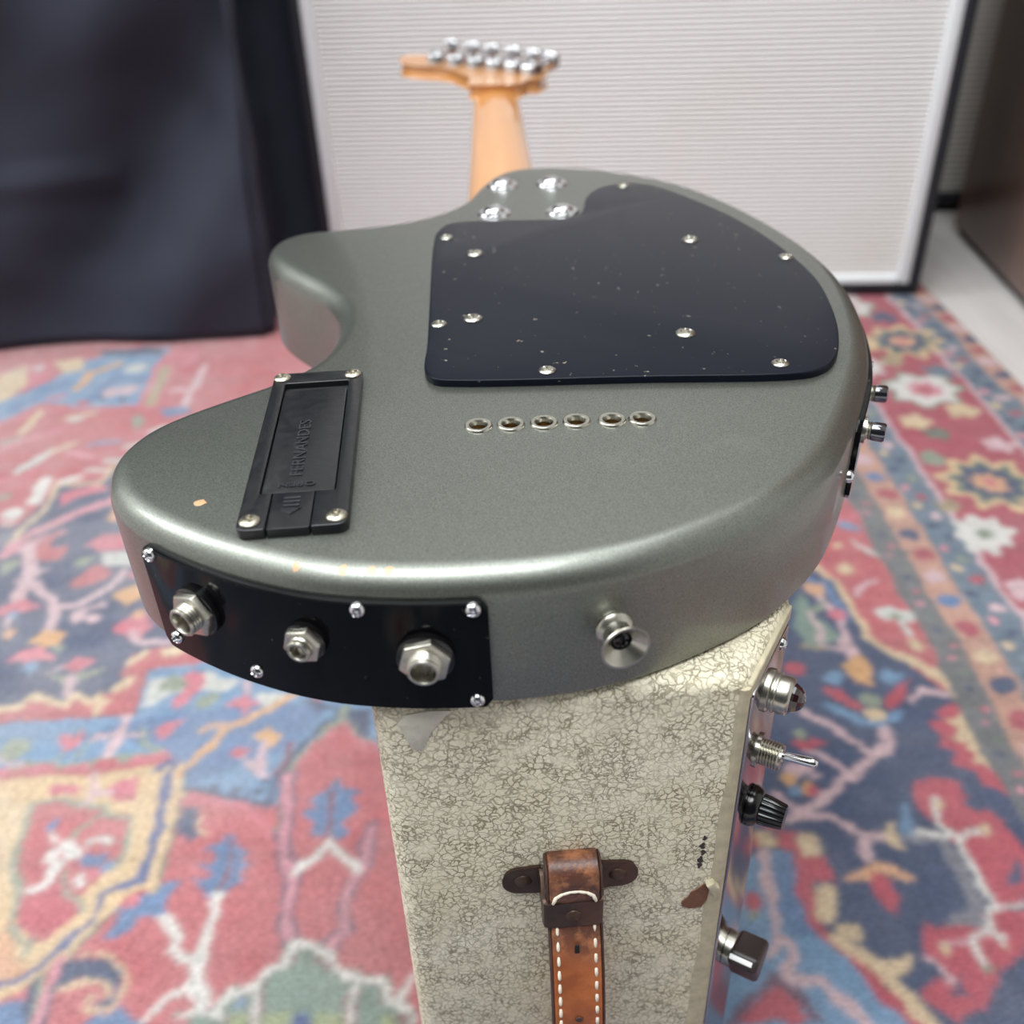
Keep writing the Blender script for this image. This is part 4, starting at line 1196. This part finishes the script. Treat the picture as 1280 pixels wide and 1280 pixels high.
for x, y in FERR:
    lathe_obj('string_ferrule', [(2.7, -7.0), (2.75, 0.2), (3.1, 0.7), (4.1, 0.75), (4.5, 0.4), (4.6, -0.1)], 'nickel', guitar, Matrix.Translation((x / 1000, y / 1000, ZT / 1000)), 32)
    lathe_obj('ferrule_bore', [(2.72, -1.0), (2.70, -6.0), (1.0, -7.2), (0.9, -8.2), (0, -8.2)], 'brass', guitar, Matrix.Translation((x / 1000, y / 1000, ZT / 1000)), 24)
for x, y in [(2, 538), (28.3, 538), (-3, 490.5), (31, 489)]:
    w = lathe_obj('neck_bolt', [(0, 4.0), (2.8, 3.6), (4.8, 2.4), (5.3, 1.3), (5.8, 1.1), (7.6, 1.0), (8.4, 0.0), (8.4, -0.4)], 'chrome', guitar, Matrix.Translation((x / 1000, y / 1000, ZT / 1000)), 28)
# big black back plate
PL = [(-28.3, 311), (-28.6, 334), (-31, 446), (-30, 458), (-25, 469.5), (-14, 472), (29, 470.5), (37, 474), (41, 485), (43.5, 501), (50, 516), (60, 523.5), (70, 525), (80, 518.5), (95, 496), (113, 456), (123, 418), (127.4, 383), (125, 350), (120.5, 327), (114, 309), (107, 301), (99, 298.2), (45, 300.2), (-18, 302.6), (-25, 304.5)]
PLr = catmull(PL[::-1], 6)
PLr = resample(PLr, 220)
bp = prism('back_plate', PLr, ZT - 0.2, ZT + 2.7, 'plate', guitar, 0.6, 3)
bp['label'] = 'large black plate screwed on back'
for k, (x, y) in enumerate([(64.5, 519.5), (-25.5, 449), (-12, 426), (85, 433), (121.5, 407), (-25, 350), (-12, 354), (66, 333), (14, 307), (94, 305.5)]):
    put('screw', SCREW, bp, frame((x / 1000, y / 1000, (ZT + 2.7) / 1000), UPV) @ Matrix.Rotation(k * 0.7, 4, 'Z') @ Matrix.Scale(1.2 if k in (2, 3, 6, 7) else 1.0, 4))
# battery box
ang = math.atan2(313.6 - 222, -64.9 + 59.4)                       # long axis
bo = np.array((-59.6, 217.6)); ax = np.array((math.cos(ang), math.sin(ang))); sx = np.array((ax[1], -ax[0]))
mb = Matrix.Identity(4)
for r in range(2): mb[r][0] = sx[r]; mb[r][1] = ax[r]; mb[r][3] = bo[r] / 1000
mb[2][3] = ZT / 1000
W, LN = 15.2, 95.0
ib = 10.8                                                          # half width of the opening
def framed():
    o = round_poly([(-W, 0), (-7.2, 0), (-7.2, 18.0), (-ib, 18.0), (-ib, 87), (ib, 87), (ib, 18.0), (5.2, 18.0), (5.2, 0), (W, 0), (W, LN), (-W, LN)],
                   [3, 0.6, 0.6, 0.6, 0.7, 0.7, 0.6, 0.6, 0.6, 3, 3, 3], 4)
    return prism('battery_box', o, -0.2, 3.2, 'plastic', guitar, 0.45, 3, False, mb)
bb = framed()
prism('box_floor', round_poly([(-ib - .5, 17), (ib + .5, 17), (ib + .5, 88), (-ib - .5, 88)], 0.5, 2), 0.0, 1.0, 'plastic_rough', bb, 0.1, 2, False, mb)
lid = prism('battery_lid', round_poly([(-ib + .35, 18.4), (ib - .35, 18.4), (ib - .35, 82.5), (-ib + .35, 82.5)], 0.8, 3), 0.2, 2.75, 'plastic', bb, 0.35, 2, False, mb)
prism('latch_tab', round_poly([(-6.9, 0.1), (4.9, 0.1), (4.9, 18.2), (-6.9, 18.2)], [0.8, 0.8, 0.5, 0.5], 3), 0.0, 2.95, 'plastic', bb, 0.4, 2, False, mb)
def lettering(name, body_, size, mtx, parent, depth=0.35, mat='plastic'):
    cu = bpy.data.curves.new('t', 'FONT'); cu.body = body_; cu.size = size / 1000; cu.extrude = depth / 1000; cu.align_x = 'CENTER'; cu.align_y = 'CENTER'
    cu.bevel_depth = 0.00005; cu.resolution_u = 4
    tmp = bpy.data.objects.new('t', cu); COL.objects.link(tmp)
    dg = bpy.context.evaluated_depsgraph_get(); dg.update()
    me = bpy.data.meshes.new_from_object(tmp.evaluated_get(dg))
    bpy.data.objects.remove(tmp); bpy.data.curves.remove(cu)
    me.transform(mtx); me.name = name
    for k in range(len(me.materials)): me.materials.pop()
    return link(name, me, mat, parent, False)
MAT['emboss'] = simple('raised_black_lettering', (44, 44, 48), 0.28, 0, 0.1, 600)
lettering('embossed_lettering', 'FERNANDES', 6.7, mb @ Matrix.Translation((-0.0012, 0.0435, 0.00275)) @ Matrix.Rotation(R(90), 4, 'Z') @ Matrix.Diagonal((0.92, 0.8, 1, 1)), bb, 0.35, 'emboss')
lettering('embossed_lettering', 'OPEN', 3.9, mb @ Matrix.Translation((-0.0006, 0.0222, 0.00285)) @ Matrix.Rotation(R(180), 4, 'Z') @ Matrix.Diagonal((1.1, 0.8, 1, 1)), bb, 0.3, 'emboss')
prism('embossed_arrow', [(-1.2, 6.4), (1.8, 9.4), (-4.2, 9.4)], 2.9, 3.35, 'emboss', bb, 0.12, 2, False, mb)
for k in range(3):
    y = 10.6 + k * 1.9
    prism('embossed_bar', round_poly([(-3.4, y), (1.2, y), (1.2, y + 1.0), (-3.4, y + 1.0)], 0.2, 2), 2.9, 3.3, 'emboss', bb, 0.1, 2, False, mb)
for x, y in [(-11.6, 4.2), (12.0, 4.0), (-12.2, 91.2), (12.0, 91.0)]:
    p = mb @ Vector((x / 1000, y / 1000, 0.0032)); put_screw(bb, SCREW_OLD, p, UPV)

# plates that wrap the side
ON = normals2(outline)
def nearest(x, y): return int(np.argmin((outline[:, 0] - x) ** 2 + (outline[:, 1] - y) ** 2))
arc = np.r_[0, np.cumsum(np.linalg.norm(np.diff(outline, axis=0), axis=1))]
perim = arc[-1] + np.linalg.norm(outline[0] - outline[-1])
def at_arc(s):
    s = s % perim
    ex = np.r_[arc, perim]; ox = np.r_[outline[:, 0], outline[0, 0]]; oy = np.r_[outline[:, 1], outline[0, 1]]
    nx_ = np.r_[ON[:, 0], ON[0, 0]]; ny_ = np.r_[ON[:, 1], ON[0, 1]]
    p = np.array((np.interp(s, ex, ox), np.interp(s, ex, oy))); n_ = np.array((np.interp(s, ex, nx_), np.interp(s, ex, ny_)))
    return p, n_ / np.linalg.norm(n_)
def side(s, z, out=0.0):
    p, n_ = at_arc(s); q = p + n_ * out
    return Vector((q[0] / 1000, q[1] / 1000, z / 1000)), (n_[0], n_[1], 0.0)
def wrap_plate(name, s0, s1, z0, z1, th, rad, mat, ncol=60):
    bm = bmesh.new(); F = []; B = []; E = []
    for i in range(ncol + 1):
        s = s0 + (s1 - s0) * i / ncol
        e = min(s - s0, s1 - s); cut = 0.0
        if e < rad: cut = rad - math.sqrt(max(0, rad * rad - (rad - e) ** 2))
        a, b = z0 + cut, z1 - cut; zm = [a, a + 0.4, (a + b) / 2, b - 0.4, b]
        F.append([bm.verts.new(side(s, z, th if k in (1, 2, 3) else th - 0.4)[0]) for k, z in enumerate(zm)])
        B.append([bm.verts.new(side(s, z, -0.15)[0]) for z in (a, b)])
    for i in range(ncol):
        for k in range(4): bm.faces.new((F[i][k], F[i + 1][k], F[i + 1][k + 1], F[i][k + 1]))
        bm.faces.new((F[i][4], F[i + 1][4], B[i + 1][1], B[i][1])); bm.faces.new((B[i][0], B[i + 1][0], F[i + 1][0], F[i][0]))
        bm.faces.new((B[i][1], B[i + 1][1], B[i + 1][0], B[i][0]))
    for q in (0, ncol): bm.faces.new(F[q] + [B[q][1], B[q][0]])
    return bm_obj(name, bm, mat, guitar, True, 40)
S_of = lambda x, y: arc[nearest(x, y)]
s_l, s_r = S_of(-105, 229), S_of(-8, 197) + 0
if s_r < s_l: s_r += perim
jp = wrap_plate('jack_plate', s_l, s_r, 311.6, 349.0, 2.2, 3.0, 'acrylic')
jp['label'] = 'curved glossy black jack plate'
def jack(s, z, nut, sleeve, length, hexr):
    p, n_ = side(s, z, 2.2); m = frame(p, n_)
    base = lathe_obj('jack_washer', [(0, 0), (nut * 0.58, 0), (nut * 0.58, 1.6), (nut * 0.5, 2.0), (0, 2.0)], 'black_gloss', jp, m, 32)
    hx = [(hexr * math.cos(R(60 * k + 14)), hexr * math.sin(R(60 * k + 14))) for k in range(6)]
    prism('jack_nut', round_poly(hx, 0.7, 2), 1.7, 3.9, 'nickel', jp, 0.6, 2, False, m)
    r = sleeve / 2; pr = [(r, 3.7)]
    for k in range(int(length / 0.9)): pr += [(r, 3.9 + k * 0.9), (r - 0.28, 4.35 + k * 0.9)]
    e = 3.9 + length
    pr += [(r - 0.1, e), (r - 0.5, e + 0.5), (r - 1.15, e + 0.5), (r - 1.35, e), (r - 1.4, 2.0)]
    lathe_obj('jack_sleeve', pr, 'nickel', jp, m, 36, 30)
    lathe_obj('jack_bore', [(r - 1.4, 2.6), (0.9, 2.3), (0.8, 2.3), (0, 2.3)], 'hole', jp, m, 24)
    if sleeve < 8: lathe_obj('jack_pin', [(0.7, 2.3), (0.7, 4.6), (0, 5.0)], 'nickel', jp, m, 14)
_f = [i for i in range(len(outline)) if outline[i, 1] < 240]
_a = np.array([arc[i] - (perim if i > len(outline) // 2 else 0) for i in _f]); _x = outline[_f, 0]; _o = np.argsort(_x)
S_ = lambda x: float(np.interp(x, _x[_o], _a[_o]))               # arc length of a point on the front edge
jack(S_(JX[0]), JZ[0], 13.5, 9.2, JL, 7.4)
jack(S_(JX[1]), JZ[1], 10.2, 7.2, 1.6, 5.8)
jack(S_(JX[2]), JZ[2], 13.5, 9.2, JL, 7.4)
for x, z in JS:
    p, n_ = side(S_(x), z, 2.2); put_screw(jp, SCREW_DOME, p, n_)
# strap button
p, n_ = side(S_(SB[0]), SB[1], 0.0); m = frame(p, n_)
sb = lathe_obj('strap_button', [(5.2, 0), (5.4, 0.7), (5.0, 1.4), (3.9, 2.2), (3.6, 4.0), (3.9, 5.8), (5.1, 7.2), (6.6, 8.0), (7.0, 8.5), (6.9, 9.0), (6.3, 9.0), (4.6, 7.4), (3.3, 6.4), (2.9, 6.0)], 'nickel', guitar, m, 40)
lathe_obj('button_recess', [(2.9, 6.1), (2.6, 5.4), (0, 5.2)], 'hole', sb, m, 24)
put('button_screw', screw_mesh('button_screw', 2.6, 1.0, 0.8, 0.2, 0.7), sb, m @ Matrix.Translation((0, 0, 0.0054))).data.materials.append(MAT['black_gloss'])
# control plate on the right-hand side
c0, c1 = S_of(121.5, 297), S_of(142, 400)
cp = wrap_plate('control_plate', c0 - CPX, c1, 316.0, 347.0, 1.8, 3.0, 'acrylic', 40)
for x, y, z in CK:
    p, n_ = side(S_of(x, y), z, 1.8); m = frame(p, n_)
    pr = [(4.6, 0), (4.6, 1.0), (3.2, 1.1)]
    for k in range(3): pr += [(3.2, 1.3 + k * 1.0), (2.8, 1.8 + k * 1.0)]
    b = lathe_obj('control_shaft', pr + [(2.6, 4.5)], 'nickel', cp, m, 24, 25)
    lathe_obj('control_knob', [(2.6, 2.6), (3.2, 2.8), (3.3, 6.6), (2.9, 7.2), (0, 7.3)], 'dark_chrome', cp, m, 28)
for x, y, z in CS:
    p, n_ = side(S_of(x, y), z, 1.8); put_screw(cp, SCREW_DOME, p, n_)
p, n_ = side(S_of(137, 345), 338, 1.8)
lathe_obj('switch_tip', [(1.4, 0), (1.4, 2.5), (1.0, 3.2), (0, 3.4)], 'chrome', cp, frame(p, n_), 16)

# neck: back rounded (it lies face down), fingerboard below
def neck():
    P = []; n = 14
    rows = [(545, 46.5, 0), (600, 45.0, 0), (700, 43, 0), (800, 41.5, 0), (880, 40.5, 0), (905, 40.5, 0), (925, 42, 0), (940, 45, 0)]
    v = []; f = []
    zc, ztop = 322.0, NECK_TOP
    xc = lambda y: 2.6 + (y - 545) * (0.3 - 2.6) / 345
    for y, w, _ in rows:
        for i in range(n + 1):
            t = math.pi * i / n
            x = xc(y) + w / 2 * math.cos(t); z = zc + (ztop - zc) * math.sin(t) ** 0.8
            v.append((x / 1000, y / 1000, z / 1000))
        v.append(((xc(y) - w / 2) / 1000, y / 1000, 0.3165)); v.append(((xc(y) + w / 2) / 1000, y / 1000, 0.3165))
    m = n + 3
    for a in range(len(rows) - 1):
        for i in range(m): j = (i + 1) % m; f.append((a * m + i, a * m + j, (a + 1) * m + j, (a + 1) * m + i))
    f.append(tuple(range(m))); f.append(tuple(range((len(rows) - 1) * m, len(rows) * m)))
    nk = make('neck', v, f, 'maple', guitar, True, None, 50)
    nk['label'] = 'amber maple neck'
    box('fingerboard', (-0.0195, 0.0225, 0.46, 0.884, 0.3115, 0.3165), 'fingerboard', guitar, 0.0008)
    box('nut', (-0.0205, 0.0215, 0.884, 0.888, 0.3105, 0.3185), 'rubber', guitar, 0.0008)
    hs = HEADSTOCK
    h = prism('headstock', resample(catmull(hs, 6), 110), HZB, HZT, 'maple', guitar, 2.0, 3, True)
    h['label'] = 'amber maple headstock'
    for k, (hp, bq) in enumerate(zip(TUN_H, TUN_B)):
        pz = HZT
        hv = np.array(hp); bv = np.array(bq); dirv = (bv - hv) / np.linalg.norm(bv - hv)
        a = math.atan2(dirv[1], dirv[0])
        mt_ = Matrix.Translation((hv[0] / 1000, hv[1] / 1000, pz / 1000)) @ Matrix.Rotation(a, 4, 'Z')
        hz = prism('tuner_housing', round_poly([(-10, -7), (9, -7), (9, 7), (-10, 7)], 3, 4), -0.2, 9.5, 'chrome', guitar, 2.5, 4, False, mt_)
        lathe_obj('tuner_bushing', [(4.5, 8.0), (4.5, 10.0), (3.0, 11.5), (0, 11.8)], 'chrome', hz, mt_, 20)
        L_ = float(np.linalg.norm(bv - hv))
        mb_ = mt_ @ Matrix.Translation((0.008, 0, 0.0055)) @ Matrix.Rotation(R(90), 4, 'Y')
        lathe_obj('tuner_shaft', [(0, 0), (2.2, 0), (2.2, L_ - 14), (0, L_ - 14)], 'chrome', hz, mb_, 16)
        bt = prism('tuner_button', resample(catmull([(-8, 0), (-6, -7), (0, -9.5), (6, -7), (8, 0), (5, 6.5), (-5, 6.5)], 4), 30), -3.2, 3.2, 'chrome', guitar, 1.8, 3, True,
                   mt_ @ Matrix.Translation((L_ / 1000, 0, 0.0060)) @ Matrix.Rotation(R(90), 4, 'X') @ Matrix.Rotation(R(90), 4, 'Z') @ Matrix.Rotation(R(90), 4, 'X'))
neck()
